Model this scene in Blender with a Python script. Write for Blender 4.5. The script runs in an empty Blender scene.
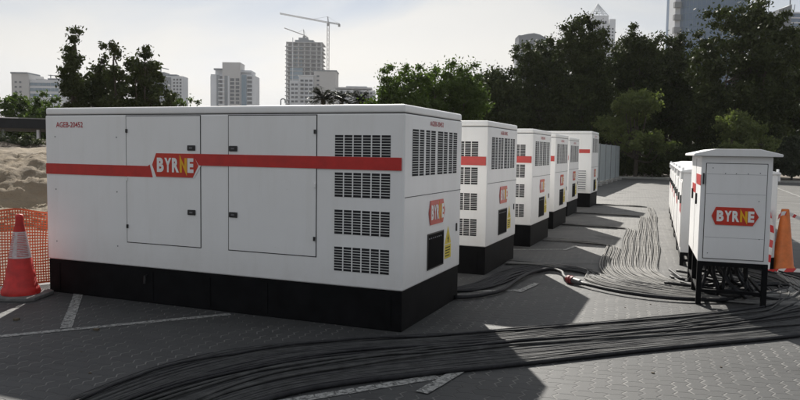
import bpy, math, random
import numpy as np
from mathutils import Vector, Matrix
random.seed(7); rng = np.random.default_rng(7)
scene = bpy.context.scene
C = scene.collection
R = math.radians

# ------------------------------------------------------------------ camera
F = 714.06; H = 1.7
XC = Vector((0.9273, 0.3745, 0.0)); 
def norm(v): return v / np.linalg.norm(v)
_yc = norm(np.array([290., 45., -F])); _xc = -norm(np.array([-1770., 76., -F]))
_xc = norm(_xc - _yc * _xc.dot(_yc)); _zc = np.cross(_xc, _yc)
ROT = np.array([_xc, _yc, _zc])                       # world = ROT @ camera
FWD = ROT @ np.array([0, 0, -1.]); FWD2 = norm(np.array([FWD[0], FWD[1], 0])); RGT2 = np.array([FWD2[1], -FWD2[0], 0])
def ray(x, y):
    return ROT @ np.array([x - 400., -(y - 200.), -F])
def spot(x, D, y=150):                                 # ground point at distance D in the direction of column x
    d = ray(x, y); t = D / (d[0] * FWD2[0] + d[1] * FWD2[1]); return Vector((d[0] * t, d[1] * t, 0))
def zat(x, y, D):
    d = ray(x, y); t = D / (d[0] * FWD2[0] + d[1] * FWD2[1]); return H + d[2] * t
cam = bpy.data.cameras.new('camera'); camo = bpy.data.objects.new('camera', cam); C.objects.link(camo)
M4 = Matrix([[*ROT[0], 0], [*ROT[1], 0], [*ROT[2], H], [0, 0, 0, 1]]); camo.matrix_world = M4
cam.sensor_width = 36; cam.lens = 36 * F / 800; cam.clip_start = .05; cam.clip_end = 6000
scene.camera = camo

# ------------------------------------------------------------------ materials
def new_mat(name):
    m = bpy.data.materials.new(name); m.use_nodes = True
    nt = m.node_tree; b = nt.nodes['Principled BSDF']; return m, nt, b
def link(nt, a, b): nt.links.new(a, b)
def ramp(nt, fac, stops):
    r = nt.nodes.new('ShaderNodeValToRGB'); link(nt, fac, r.inputs[0])
    e = r.color_ramp.elements
    while len(e) < len(stops): e.new(.5)
    for i, (p, c) in enumerate(stops):
        e[i].position = p; e[i].color = (*c, 1) if len(c) == 3 else c
    return r.outputs[0]
def noise(nt, scale, detail=4, rough=.55, vec=None, dist=0):
    n = nt.nodes.new('ShaderNodeTexNoise'); n.inputs['Scale'].default_value = scale
    n.inputs['Detail'].default_value = detail; n.inputs['Roughness'].default_value = rough
    n.inputs['Distortion'].default_value = dist
    if vec is not None: link(nt, vec, n.inputs['Vector'])
    return n.outputs['Fac']
def objco(nt, scale=(1, 1, 1), kind='Object'):
    t = nt.nodes.new('ShaderNodeTexCoord'); m = nt.nodes.new('ShaderNodeMapping'); m.inputs['Scale'].default_value = scale
    link(nt, t.outputs[kind], m.inputs['Vector']); return m.outputs[0]
def mixc(nt, fac, a, b, mode='MIX'):
    n = nt.nodes.new('ShaderNodeMix'); n.data_type = 'RGBA'; n.blend_type = mode
    for s, v in ((n.inputs[0], fac), (n.inputs[6], a), (n.inputs[7], b)):
        if isinstance(v, (int, float)): s.default_value = v
        elif isinstance(v, tuple): s.default_value = (*v, 1)
        else: link(nt, v, s)
    return n.outputs[2]
def bump(nt, b, h, strength=.3, dist=.01):
    n = nt.nodes.new('ShaderNodeBump'); n.inputs['Strength'].default_value = strength; n.inputs['Distance'].default_value = dist
    link(nt, h, n.inputs['Height']); link(nt, n.outputs[0], b.inputs['Normal'])
def mat(name, col, rough=.5, var=.15, scale=6, stretch=(1, 1, 1), metallic=0, bumpy=0, bscale=40, spec=None, fine=False):
    m, nt, b = new_mat(name); co = objco(nt, stretch)
    n = noise(nt, scale, 6, .6, co)
    lo = tuple(c * (1 - var) for c in col); hi = tuple(min(1, c * (1 + var)) for c in col)
    link(nt, ramp(nt, n, [(.3, lo), (.7, hi)]), b.inputs['Base Color'])
    b.inputs['Roughness'].default_value = rough; b.inputs['Metallic'].default_value = metallic
    if spec is not None: b.inputs['Specular IOR Level'].default_value = spec
    if bumpy: bump(nt, b, noise(nt, bscale, 5, .6, co), bumpy, .01)
    return m
def white_paint(name, col=(.74, .74, .745), rough=.38):
    m, nt, b = new_mat(name); co = objco(nt, (3, 3, .35)); co2 = objco(nt)
    streak = noise(nt, 2.2, 7, .65, co); blot = noise(nt, 1.1, 6, .6, co2); speck = noise(nt, 55, 3, .6, co2)
    c1 = ramp(nt, streak, [(.25, tuple(c * .94 for c in (col[0], col[1] * .995, col[2] * .98))), (.5, col)])
    c2 = mixc(nt, ramp(nt, blot, [(.35, (.0, .0, .0)), (.75, (.35, .35, .35))]), c1, (col[0] * .86, col[1] * .85, col[2] * .82))
    c3 = mixc(nt, ramp(nt, speck, [(.70, (0, 0, 0)), (.78, (.5, .5, .5))]), c2, (.42, .38, .33))
    # road dust thrown up the lower panels
    sx = nt.nodes.new('ShaderNodeSeparateXYZ'); link(nt, co2, sx.inputs[0])
    mr = nt.nodes.new('ShaderNodeMapRange'); link(nt, sx.outputs[2], mr.inputs[0]); mr.inputs[1].default_value = .35; mr.inputs[2].default_value = .75
    mr.inputs[3].default_value = .40; mr.inputs[4].default_value = 0.
    mm = nt.nodes.new('ShaderNodeMath'); mm.operation = 'MULTIPLY'; link(nt, mr.outputs[0], mm.inputs[0]); link(nt, noise(nt, 7, 6, .7, co2), mm.inputs[1])
    c4 = mixc(nt, mm.outputs[0], c3, (.40, .36, .31))
    link(nt, c4, b.inputs['Base Color'])
    link(nt, ramp(nt, blot, [(.3, (rough - .06,) * 3), (.7, (rough + .14,) * 3)]), b.inputs['Roughness'])
    bump(nt, b, noise(nt, 1.3, 3, .45, co2), .35, .02)
    return m
WHITE = white_paint('white_canopy_paint', (.87, .865, .855)); CABWHITE = white_paint('white_cabinet_paint', (.82, .82, .82), .45)
RED = mat('red_vinyl', (.50, .018, .014), .35, .12, 9)
LOGORED = mat('logo_red', (.56, .03, .012), .35, .1, 9)
YEL = mat('logo_yellow', (.80, .42, .01), .4, .05); LWHITE = mat('logo_white', (.85, .84, .82), .4, .05)
WARN = mat('warning_yellow', (.72, .56, .04), .45, .1, 20)
BLACK = mat('black_skid_paint', (.0055, .0055, .0062), .65, .5, 5, bumpy=.1, spec=.12)
GAP = mat('dark_gap', (.01, .01, .01), .8, .1); VENTDARK = mat('vent_dark', (.018, .018, .02), .9, .3)
BLKPL = mat('black_plastic', (.015, .015, .016), .4, .2)
GLASSDK = mat('dark_window_panel', (.004, .004, .005), .6, .2, spec=.04)
HINGE = mat('hinge_metal', (.16, .16, .17), .4, .2, metallic=.6)
IDRED = mat('id_text_red', (.42, .03, .04), .5, .05)
IDGREY = mat('id_text_grey', (.22, .22, .24), .5, .05)
CABLE = mat('cable_rubber', (.020, .020, .022), .6, .45, 14, bumpy=.3, bscale=120, spec=.22)
CABLE2 = mat('cable_rubber_dusty', (.060, .060, .059), .75, .4, 9, bumpy=.3, bscale=120, spec=.2)
CABLE3 = mat('cable_rubber_sandy', (.20, .195, .185), .85, .3, 5, bumpy=.3, bscale=120, spec=.2)
PLUG = mat('plug_red', (.15, .012, .014), .6, .2, 30); PLUGGREY = mat('plug_grey', (.06, .06, .062), .5, .3, 30)
CONER = mat('cone_red', (.50, .020, .016), .55, .3, 9, bumpy=.1); CONEO = mat('cone_orange', (.66, .17, .035), .5, .22, 7, bumpy=.1)
CONEW = mat('cone_band', (.55, .46, .45), .4, .2, 30); RUBBER = mat('cone_base_rubber', (.13, .125, .12), .8, .35, 12, bumpy=.3)
NET = mat('orange_net', (.62, .12, .045), .5, .2, 5); TAPEW = mat('tape_white', (.75, .72, .7), .4, .1); TAPER = mat('tape_red', (.6, .03, .03), .4, .1)
STEEL = mat('steel_post', (.2, .2, .2), .6, .3, 20)
HOARD = mat('grey_hoarding', (.36, .39, .39), .5, .1, 2); CONC = mat('concrete_block', (.32, .31, .29), .9, .2, 8, bumpy=.3)
KERB = mat('kerb_concrete', (.34, .33, .30), .9, .2, 4, bumpy=.3)
BARK = mat('bark', (.07, .055, .042), .9, .35, 6, (1, 1, .3), bumpy=.6, bscale=20)
PALMBARK = mat('palm_bark', (.12, .09, .065), .9, .3, 8, bumpy=.6, bscale=14)
SHADENET = mat('dark_shade_fabric', (.02, .021, .022), .8, .3, 3)
LITTER = mat('dry_litter', (.10, .08, .055), .9, .3, 30)

def leaf_mat(name, lo, hi, trans=.25):
    m, nt, b = new_mat(name)
    g = nt.nodes.new('ShaderNodeNewGeometry')
    col = ramp(nt, g.outputs['Random Per Island'], [(0, lo), (1, hi)])
    big = noise(nt, .55, 3, .5, objco(nt))
    col = mixc(nt, ramp(nt, big, [(.35, (0, 0, 0)), (.7, (.5, .5, .5))]), col, tuple(c * 1.5 for c in hi))
    link(nt, col, b.inputs['Base Color']); b.inputs['Roughness'].default_value = .6; b.inputs['Specular IOR Level'].default_value = .12
    t = nt.nodes.new('ShaderNodeBsdfTranslucent'); link(nt, mixc(nt, 1., col, (1., 1.2, .5), 'MULTIPLY'), t.inputs[0])
    mx = nt.nodes.new('ShaderNodeMixShader'); mx.inputs[0].default_value = trans
    link(nt, b.outputs[0], mx.inputs[1]); link(nt, t.outputs[0], mx.inputs[2])
    link(nt, mx.outputs[0], nt.nodes['Material Output'].inputs[0]); return m
LEAFD = leaf_mat('dark_leaf', (.020, .027, .010), (.060, .072, .026), .10)
LEAFM = leaf_mat('mid_leaf', (.038, .058, .016), (.075, .105, .03), .3)
LEAFL = leaf_mat('feathery_leaf', (.085, .105, .045), (.15, .165, .07), .4)
LEAFG = leaf_mat('dusty_leaf', (.045, .055, .035), (.085, .095, .06), .15)
PALML = leaf_mat('palm_leaf', (.02, .028, .012), (.04, .05, .02), .1)

# herringbone block paving in world coordinates
def paver(name, paint=0.0):
    m, nt, b = new_mat(name)
    def mth(op, a, c=None, d=None):
        n = nt.nodes.new('ShaderNodeMath'); n.operation = op
        for i, v in enumerate((a, c, d)):
            if v is None: continue
            if isinstance(v, (int, float)): n.inputs[i].default_value = v
            else: link(nt, v, n.inputs[i])
        return n.outputs[0]
    g = nt.nodes.new('ShaderNodeNewGeometry'); sp = nt.nodes.new('ShaderNodeSeparateXYZ'); link(nt, g.outputs['Position'], sp.inputs[0])
    P = g.outputs['Position']
    wx = noise(nt, .8, 2, .5, P); wy = noise(nt, .9, 2, .5, P, 1.)
    X = mth('ADD', sp.outputs[0], mth('MULTIPLY', mth('SUBTRACT', wx, .5), .10)); Y = mth('ADD', sp.outputs[1], mth('MULTIPLY', mth('SUBTRACT', wy, .5), .10)); a = R(4); W = .1125
    u = mth('ADD', mth('MULTIPLY', X, math.cos(a) / W), mth('MULTIPLY', Y, math.sin(a) / W))
    v = mth('ADD', mth('MULTIPLY', X, -math.sin(a) / W), mth('MULTIPLY', Y, math.cos(a) / W))
    u0, v0 = u, v
    u = mth('ADD', u0, mth('MULTIPLY', mth('SUBTRACT', mth('PINGPONG', v0, .5), .25), .62))
    v = mth('ADD', v0, mth('MULTIPLY', mth('SINE', mth('MULTIPLY', u0, 2 * math.pi)), .05))
    i, j = mth('FLOOR', u), mth('FLOOR', v); fu, fv = mth('SUBTRACT', u, i), mth('SUBTRACT', v, j)
    k = mth('FLOORED_MODULO', mth('SUBTRACT', i, j), 4.)
    def isk(q): return mth('COMPARE', k, float(q), .1)
    k0, k1, k2, k3 = [isk(q) for q in range(4)]
    dl = mth('ADD', fu, k1); dr = mth('ADD', mth('SUBTRACT', 1., fu), k0)
    db = mth('ADD', fv, k2); dt = mth('ADD', mth('SUBTRACT', 1., fv), k3)
    d = mth('MINIMUM', mth('MINIMUM', dl, dr), mth('MINIMUM', db, dt))
    ii = mth('SUBTRACT', i, k1); jj = mth('ADD', j, k3)
    cx = nt.nodes.new('ShaderNodeCombineXYZ'); link(nt, ii, cx.inputs[0]); link(nt, jj, cx.inputs[1])
    wn = nt.nodes.new('ShaderNodeTexWhiteNoise'); wn.noise_dimensions = '2D'; link(nt, cx.outputs[0], wn.inputs['Vector'])
    big = noise(nt, .35, 5, .6, P); mid = noise(nt, 2.3, 6, .65, P); fine = noise(nt, 130, 4, .7, P); jn = noise(nt, 1.7, 4, .6, P)
    base = ramp(nt, wn.outputs['Value'], [(0, (.033, .0342, .0352)), (1, (.048, .0492, .0497))])
    base = mixc(nt, ramp(nt, big, [(.35, (0, 0, 0)), (.7, (.5, .5, .5))]), base, (.066, .066, .064))
    base = mixc(nt, ramp(nt, mid, [(.45, (0, 0, 0)), (.75, (.5, .5, .5))]), base, (.026, .0265, .027))
    base = mixc(nt, .35, base, mixc(nt, ramp(nt, fine, [(.3, (0, 0, 0)), (.7, (1, 1, 1))]), (.018, .018, .019), (.085, .085, .085)))
    # glancing sunlight painted into the colour, paler down the open lane
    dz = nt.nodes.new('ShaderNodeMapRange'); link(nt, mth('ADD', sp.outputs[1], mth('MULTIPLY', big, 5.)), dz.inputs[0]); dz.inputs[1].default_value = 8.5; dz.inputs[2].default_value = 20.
    lane_light = mth('MULTIPLY', dz.outputs[0], ramp(nt, mid, [(.30, (.35, .35, .35)), (.60, (.85, .85, .85))]))
    base = mixc(nt, lane_light, base, (.135, .131, .122))
    # spots of old oil and tyre dirt
    oil = noise(nt, .9, 3, .5, P, .6)
    base = mixc(nt, ramp(nt, oil, [(.58, (0, 0, 0)), (.70, (.75, .75, .75))]), base, (.028, .028, .028))
    if paint:
        pw = mth('MULTIPLY', ramp(nt, noise(nt, 26, 6, .75, P), [(.38, (0, 0, 0)), (.56, (1, 1, 1))]), paint)
        base = mixc(nt, pw, base, (.40, .40, .38))
    jm = nt.nodes.new('ShaderNodeMapRange'); link(nt, d, jm.inputs[0]); jm.inputs[1].default_value = .035; jm.inputs[2].default_value = .075
    jm.inputs[3].default_value = 1.; jm.inputs[4].default_value = 0.
    jc = ramp(nt, jn, [(.36, (.04, .04, .04)), (.62, (.185, .18, .17))])
    side = mth('LESS_THAN', mth('MINIMUM', dl, dr), mth('MINIMUM', db, dt))  # sandy joints: those running sunward painted as if lit, cross joints dark
    jc = mixc(nt, side, (.028, .028, .028), jc); jc = mixc(nt, mth('MULTIPLY', lane_light, .8), jc, (.12, .117, .11))
    out = mixc(nt, mth('MULTIPLY', jm.outputs[0], mth('ADD', mth('MULTIPLY', side, .60), .22)), base, jc)
    link(nt, out, b.inputs['Base Color']); b.inputs['Roughness'].default_value = .66; b.inputs['Specular IOR Level'].default_value = .32
    hgt = mth('ADD', mth('MULTIPLY', mth('SUBTRACT', 1., jm.outputs[0]), 1.), mth('ADD', mth('MULTIPLY', fine, .25), mth('MULTIPLY', wn.outputs['Value'], .25)))
    bump(nt, b, hgt, .7, .006)
    return m
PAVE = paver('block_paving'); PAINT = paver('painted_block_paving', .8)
def sand(name, lo, hi, sc=.8):
    m, nt, b = new_mat(name); co = objco(nt)
    n = noise(nt, sc, 8, .65, co, .4); n2 = noise(nt, 25, 5, .7, co)
    c = ramp(nt, n, [(.3, lo), (.68, hi)]); c = mixc(nt, ramp(nt, n2, [(.55, (0, 0, 0)), (.8, (.6, .6, .6))]), c, tuple(q * .5 for q in lo))
    link(nt, c, b.inputs['Base Color']); b.inputs['Roughness'].default_value = .95
    bump(nt, b, n2, .8, .03); return m
SAND = sand('loose_sand', (.12, .095, .065), (.28, .225, .155)); SOIL = sand('bare_soil', (.10, .085, .065), (.19, .16, .125), .3)

# ------------------------------------------------------------------ mesh helpers
class MB:
    def __init__(s): s.v = []; s.f = []
    def add(s, vs, fs):
        n = len(s.v); s.v += [tuple(v) for v in vs]; s.f += [tuple(i + n for i in f) for f in fs]; return s
    def box(s, x0, x1, y0, y1, z0, z1):
        return s.add([(x0, y0, z0), (x1, y0, z0), (x1, y1, z0), (x0, y1, z0), (x0, y0, z1), (x1, y0, z1), (x1, y1, z1), (x0, y1, z1)],
                     [(0, 3, 2, 1), (4, 5, 6, 7), (0, 1, 5, 4), (1, 2, 6, 5), (2, 3, 7, 6), (3, 0, 4, 7)])
    def tube(s, pts, r, n=8, cap=True):
        P = [Vector(p) for p in pts]; rs = r if isinstance(r, (list, tuple)) else [r] * len(P)
        base = len(s.v); up = Vector((0, 0, 1))
        for i, p in enumerate(P):
            t = (P[min(i + 1, len(P) - 1)] - P[max(i - 1, 0)]).normalized()
            a = t.cross(up)
            if a.length < .05: a = t.cross(Vector((0, 1, 0)))
            a.normalize(); b = a.cross(t)
            for k in range(n):
                q = 2 * math.pi * k / n; s.v.append(tuple(p + (a * math.cos(q) + b * math.sin(q)) * rs[i]))
        for i in range(len(P) - 1):
            for k in range(n):
                k2 = (k + 1) % n; s.f.append((base + i * n + k, base + i * n + k2, base + (i + 1) * n + k2, base + (i + 1) * n + k))
        if cap:
            s.f.append(tuple(base + k for k in range(n))[::-1]); s.f.append(tuple(base + (len(P) - 1) * n + k for k in range(n)))
        return s
    def prism(s, poly, o, ax, up, t):          # polygon in plane (ax, up) extruded by t along the ax x up normal
        o, ax, up = Vector(o), Vector(ax), Vector(up); nrm = ax.cross(up).normalized()
        a = [o + ax * x + up * y for x, y in poly]; b = [p + nrm * t for p in a]; n = len(poly)
        return s.add(a + b, [tuple(range(n))[::-1], tuple(range(n, 2 * n))] + [(i, (i + 1) % n, (i + 1) % n + n, i + n) for i in range(n)])
    def lathe(s, prof, c=(0, 0, 0), n=24):
        base = len(s.v)
        for r, z in prof:
            for k in range(n):
                q = 2 * math.pi * k / n; s.v.append((c[0] + r * math.cos(q), c[1] + r * math.sin(q), c[2] + z))
        for i in range(len(prof) - 1):
            for k in range(n):
                k2 = (k + 1) % n; s.f.append((base + i * n + k, base + i * n + k2, base + (i + 1) * n + k2, base + (i + 1) * n + k))
        return s
    def build(s, name, m, parent=None, bevel=0, smooth=False, seg=2):
        me = bpy.data.meshes.new(name); me.from_pydata(s.v, [], s.f); me.update(); me.materials.append(m)
        if smooth: me.polygons.foreach_set('use_smooth', [True] * len(me.polygons))
        o = bpy.data.objects.new(name, me); C.objects.link(o)
        if parent: o.parent = parent
        if bevel:
            md = o.modifiers.new('bevel', 'BEVEL'); md.width = bevel; md.segments = seg; md.limit_method = 'ANGLE'
            if seg > 1 and not smooth:
                me.polygons.foreach_set('use_smooth', [True] * len(me.polygons)); wn = o.modifiers.new('wn', 'WEIGHTED_NORMAL'); wn.keep_sharp = False
        return o
def tag(o, label=None, cat=None, group=None, kind=None):
    if label: o['label'] = label
    if cat: o['category'] = cat
    if group: o['group'] = group
    if kind: o['kind'] = kind
    return o
def empty(name, loc, rz=0):
    o = bpy.data.objects.new(name, None); C.objects.link(o); o.location = loc; o.rotation_euler = (0, 0, rz); o.empty_display_size = .2; return o
def kids(o): return [c for c in bpy.data.objects if c.parent == o]
def copy_tree(o, parent=None):
    c = o.copy(); C.objects.link(c); c.parent = parent
    for ch in kids(o): copy_tree(ch, c)
    return c
_glyph = {}
def text_mesh(body, offset=0.0, extrude=.004):
    key = (body, offset)
    if key in _glyph: return _glyph[key]
    cu = bpy.data.curves.new('t', 'FONT'); cu.body = body; cu.offset = offset; cu.resolution_u = 4
    ob = bpy.data.objects.new('t', cu); C.objects.link(ob); dg = bpy.context.evaluated_depsgraph_get(); dg.update()
    me = bpy.data.meshes.new_from_object(ob.evaluated_get(dg)); 
    v = np.array([tuple(q.co) for q in me.vertices]); f = [tuple(p.vertices) for p in me.polygons]
    bpy.data.objects.remove(ob); bpy.data.meshes.remove(me)
    v[:, 0] -= v[:, 0].min(); v[:, 1] -= v[:, 1].min(); v[:, 0] /= v[:, 0].max(); v[:, 1] /= v[:, 1].max()
    _glyph[key] = (v, f); return v, f
def put_text(mb, body, o, ax, up, w, h, lift, offset=0.0):
    v, f = text_mesh(body, offset); o, ax, up = Vector(o), Vector(ax), Vector(up); n = ax.cross(up).normalized()
    mb.add([o + ax * (p[0] * w) + up * (p[1] * h) + n * lift for p in v], f)
NPOLY = [(0, 0), (.30, 0), (.30, .60), (1, -.22), (1, 1.0), (.68, 1.0), (.68, .42), (0, 1.22)]
def logo(parent, o, ax, up, w, h, border=True):     # o = lower left of the hexagon's bounding box, lying on the surface
    o, ax, up = Vector(o), Vector(ax), Vector(up); n = ax.cross(up).normalized(); t = .16 * w
    hexa = [(t * .55, 0), (w - t * .75, 0), (w, h * .5), (w - t * .75, h), (t * .55, h), (0, h * .5)]
    if border:
        e = .018; b = [(t * .55 - e, -.0), (w - t * .75 + e, -.0), (w + e * 1.6, h * .5), (w - t * .75 + e, h + .0), (t * .55 - e, h + .0), (-e * 1.6, h * .5)]
        MB().prism(b, o + n * .003, ax, up, .003).build('logo_border', LWHITE, parent)
    hx = MB().prism(hexa, o + n * .004, ax, up, .005).build('logo_sign', LOGORED, parent)
    lw = w * .152; g = w * .014; x = w * .11; y = h * .20; lh = h * .61
    for ch in 'BYRNE':
        ww = lw * (.86 if ch == 'E' else 1)
        if ch == 'N': MB().prism([(a * ww, b_ * lh) for a, b_ in NPOLY], o + ax * x + up * y + n * .009, ax, up, .003).build('yellow_letter', YEL, hx)
        else:
            wm = MB(); put_text(wm, ch, o + ax * x + up * y, ax, up, ww, lh, .0125, .05); wm.build('white_letter', LWHITE, hx)
        x += ww + g

# ------------------------------------------------------------------ world and sun
SUN_AZ = math.atan2(-.49, .87); SUN_EL = R(34)        # azimuth from +Y towards +X
w = bpy.data.worlds.new('World'); scene.world = w; w.use_nodes = True; nt = w.node_tree
bg = nt.nodes['Background']; sky = nt.nodes.new('ShaderNodeTexSky'); sky.sky_type = 'NISHITA'; sky.sun_disc = False
sky.sun_elevation = SUN_EL; sky.sun_rotation = SUN_AZ; sky.air_density = 1.; sky.dust_density = 4.; sky.ozone_density = 1.
SKYP, SKYA = .15, 2.95
bw = nt.nodes.new('ShaderNodeRGBToBW'); link(nt, sky.outputs[0], bw.inputs[0])
pw_ = nt.nodes.new('ShaderNodeMath'); pw_.operation = 'POWER'; link(nt, bw.outputs[0], pw_.inputs[0]); pw_.inputs[1].default_value = SKYP
am = nt.nodes.new('ShaderNodeMath'); am.operation = 'MULTIPLY'; link(nt, pw_.outputs[0], am.inputs[0]); am.inputs[1].default_value = SKYA
tc = nt.nodes.new('ShaderNodeTexCoord'); mp = nt.nodes.new('ShaderNodeMapping'); mp.inputs['Scale'].default_value = (1, 1, 3.5); link(nt, tc.outputs['Generated'], mp.inputs[0])
cl = noise(nt, 1.9, 7, .5, mp.outputs[0], .5); cl2 = noise(nt, 4.5, 6, .55, mp.outputs[0], .8)
tint = ramp(nt, cl, [(.40, (.93, .97, 1.02)), (.60, (1.02, 1.0, .955))])
tint = mixc(nt, ramp(nt, cl2, [(.40, (0, 0, 0)), (.7, (.10, .10, .10))]), tint, (.80, .84, .92))
sz = nt.nodes.new('ShaderNodeSeparateXYZ'); link(nt, tc.outputs['Generated'], sz.inputs[0])
up_ = mixc(nt, ramp(nt, cl, [(.38, (1, 1, 1)), (.62, (.30, .30, .30))]), (1., 1., 1.), ramp(nt, sz.outputs[2], [(.0, (1.02, 1.01, .98)), (.09, (1., 1., 1.)), (.20, (.52, .61, .74)), (.55, (.80, .85, .94))]))
tint = mixc(nt, 1., tint, up_, 'MULTIPLY')
veil = mixc(nt, 1., am.outputs[0], tint, 'MULTIPLY')
col = mixc(nt, .97, sky.outputs[0], veil)
link(nt, col, bg.inputs[0]); bg.inputs[1].default_value = .085
sl = bpy.data.lights.new('sun', 'SUN'); sl.energy = 4.3; sl.angle = R(.6); sl.color = (1, .955, .88)
so = bpy.data.objects.new('sun', sl); C.objects.link(so)
sd = Vector((math.sin(SUN_AZ) * math.cos(SUN_EL), math.cos(SUN_AZ) * math.cos(SUN_EL), math.sin(SUN_EL)))
so.rotation_euler = sd.to_track_quat('Z', 'Y').to_euler(); so.location = sd * 50
scene.view_settings.view_transform = 'Standard'; scene.view_settings.look = 'None'; scene.view_settings.gamma = 1
scene.view_settings.exposure = 1.0

# ------------------------------------------------------------------ ground
def sheet(name, pts, z, m, label=None):
    o = MB().add([(x, y, z) for x, y in pts], [tuple(range(len(pts)))]).build(name, m); tag(o, label, None, None, 'structure'); return o
sheet('ground', [(-4000, -4000), (4000, -4000), (4000, 4000), (-4000, 4000)], -.004, SOIL, 'bare sandy soil beyond the paved yard')
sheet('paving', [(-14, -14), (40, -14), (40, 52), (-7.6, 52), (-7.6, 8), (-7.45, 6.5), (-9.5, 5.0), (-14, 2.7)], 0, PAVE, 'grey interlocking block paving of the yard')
k = MB()
k.box(-9, 40, 52.0, 52.18, 0, .14); k.build('kerb', KERB, None, .02); tag(bpy.data.objects['kerb'], 'pale concrete kerb along the back of the yard', 'kerb', None, 'structure')
def line(name_, a, b_, w_=.1, z=.004):
    a, b_ = Vector((*a, 0)), Vector((*b_, 0)); d = (b_ - a).normalized(); n = Vector((-d.y, d.x, 0)) * w_ / 2; e = []
    N = max(2, int((b_ - a).length / .05))
    L = [a.lerp(b_, i / N) + n + n.normalized() * random.uniform(-.004, .004) for i in range(N + 1)]
    Q = [a.lerp(b_, i / N) - n + n.normalized() * random.uniform(-.004, .004) for i in range(N + 1)]
    v = [(p.x, p.y, z) for p in L + Q]; f = [(i, i + N + 1, i + N + 2, i + 1) for i in range(N)]
    o = MB().add(v, f).build(name_, PAINT); tag(o, None, None, 'worn white parking bay lines on the paving', 'structure'); return o
line('painted_line', (-8.3, 1.2), (-4.30, 6.05), .09)
line('painted_line', (-6.55, 6.25), (-5.33, 4.92), .10)
line('painted_line', (-3.4, 2.9), (-1.70, 5.02), .10)
line('painted_line', (-1.68, 4.62), (-1.58, 5.28), .10, .008)
line('painted_line', (-2.9, 7.98), (-1.86, 8.68), .07)
line('painted_line', (-1.87, 8.52), (-1.78, 9.2), .08, .008)
line('painted_line', (-2.9, 12.2), (-1.95, 12.75), .07); line('painted_line', (-1.97, 12.6), (-1.88, 13.25), .07, .008)
line('painted_line', (-2.7, 16.3), (-1.9, 16.8), .07)
for y in (15.5, 20, 24.6, 29.2, 33.8, 38.4, 43):
    line('painted_line', (1.9, y + 1.0), (6.8, y - 1.2), .1)
line('painted_line', (4.4, 13), (4.4, 46), .1, .008)
# manhole-ish dark debris scraps
def scrap(x, y, s, m=LITTER, nm='debris_scrap', lb='small dark scrap of litter', z=0.0):
    b = MB(); n = 7; pr = [(s * random.uniform(.6, 1) * math.cos(q), s * random.uniform(.4, .8) * math.sin(q)) for q in [2 * math.pi * k / n for k in range(n)]]
    b.prism(pr, (0, 0, z + .001), (1, 0, 0), (0, 1, 0), s * .5)
    o = b.build(nm, m); o.location = (x, y, 0); tag(o, lb, 'litter', 'scraps of litter on the paving'); return o
scrap(-5.02, 4.0 + .98, .035, lb='dark clump of dirt by the bay line left of the nearest generator')
scrap(-6.0, 4.95, .04, lb='small dark clump of dirt near the traffic cone with the banded sleeve')
for x, y in [(-4.6, 4.4), (-4.1, 4.0), (.3, 6.2), (-.2, 5.8), (-.6, 8.2), (-.35, 8.5), (1.1, 5.9), (-4.9, 5.5)]: scrap(x, y, random.uniform(.008, .016), lb='tiny dark crumb of litter lying on the grey paving')

# ------------------------------------------------------------------ generators
GEN_W, GEN_D = 4.45, 1.77
def slats(mb, mbd, x0, x1, z0, z1, cols, rows, plane, groups=None):
    # plane(u, v, lift) -> 3D ; dark backing plus raised slats
    def bx(m_, u0, u1, v0, v1, l0, l1):
        P = [plane(u, v, l) for l in (l0, l1) for u, v in ((u0, v0), (u1, v0), (u1, v1), (u0, v1))]
        m_.add(P, [(0, 3, 2, 1), (4, 5, 6, 7), (0, 1, 5, 4), (1, 2, 6, 5), (2, 3, 7, 6), (3, 0, 4, 7)])
    bx(mbd, x0, x1, z0, z1, .001, .003)
    cw = (x1 - x0) / cols; bar = cw * .115
    for i in range(1, cols):
        u = x0 + i * cw; q = bar if not groups or i % groups else bar * 2.2
        bx(mb, u - q / 2, u + q / 2, z0, z1, .003, .009)
    rh = (z1 - z0) / rows
    for j in range(1, rows):
        v = z0 + j * rh; bx(mb, x0, x1, v - rh * .10, v + rh * .10, .003, .0055)
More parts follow.
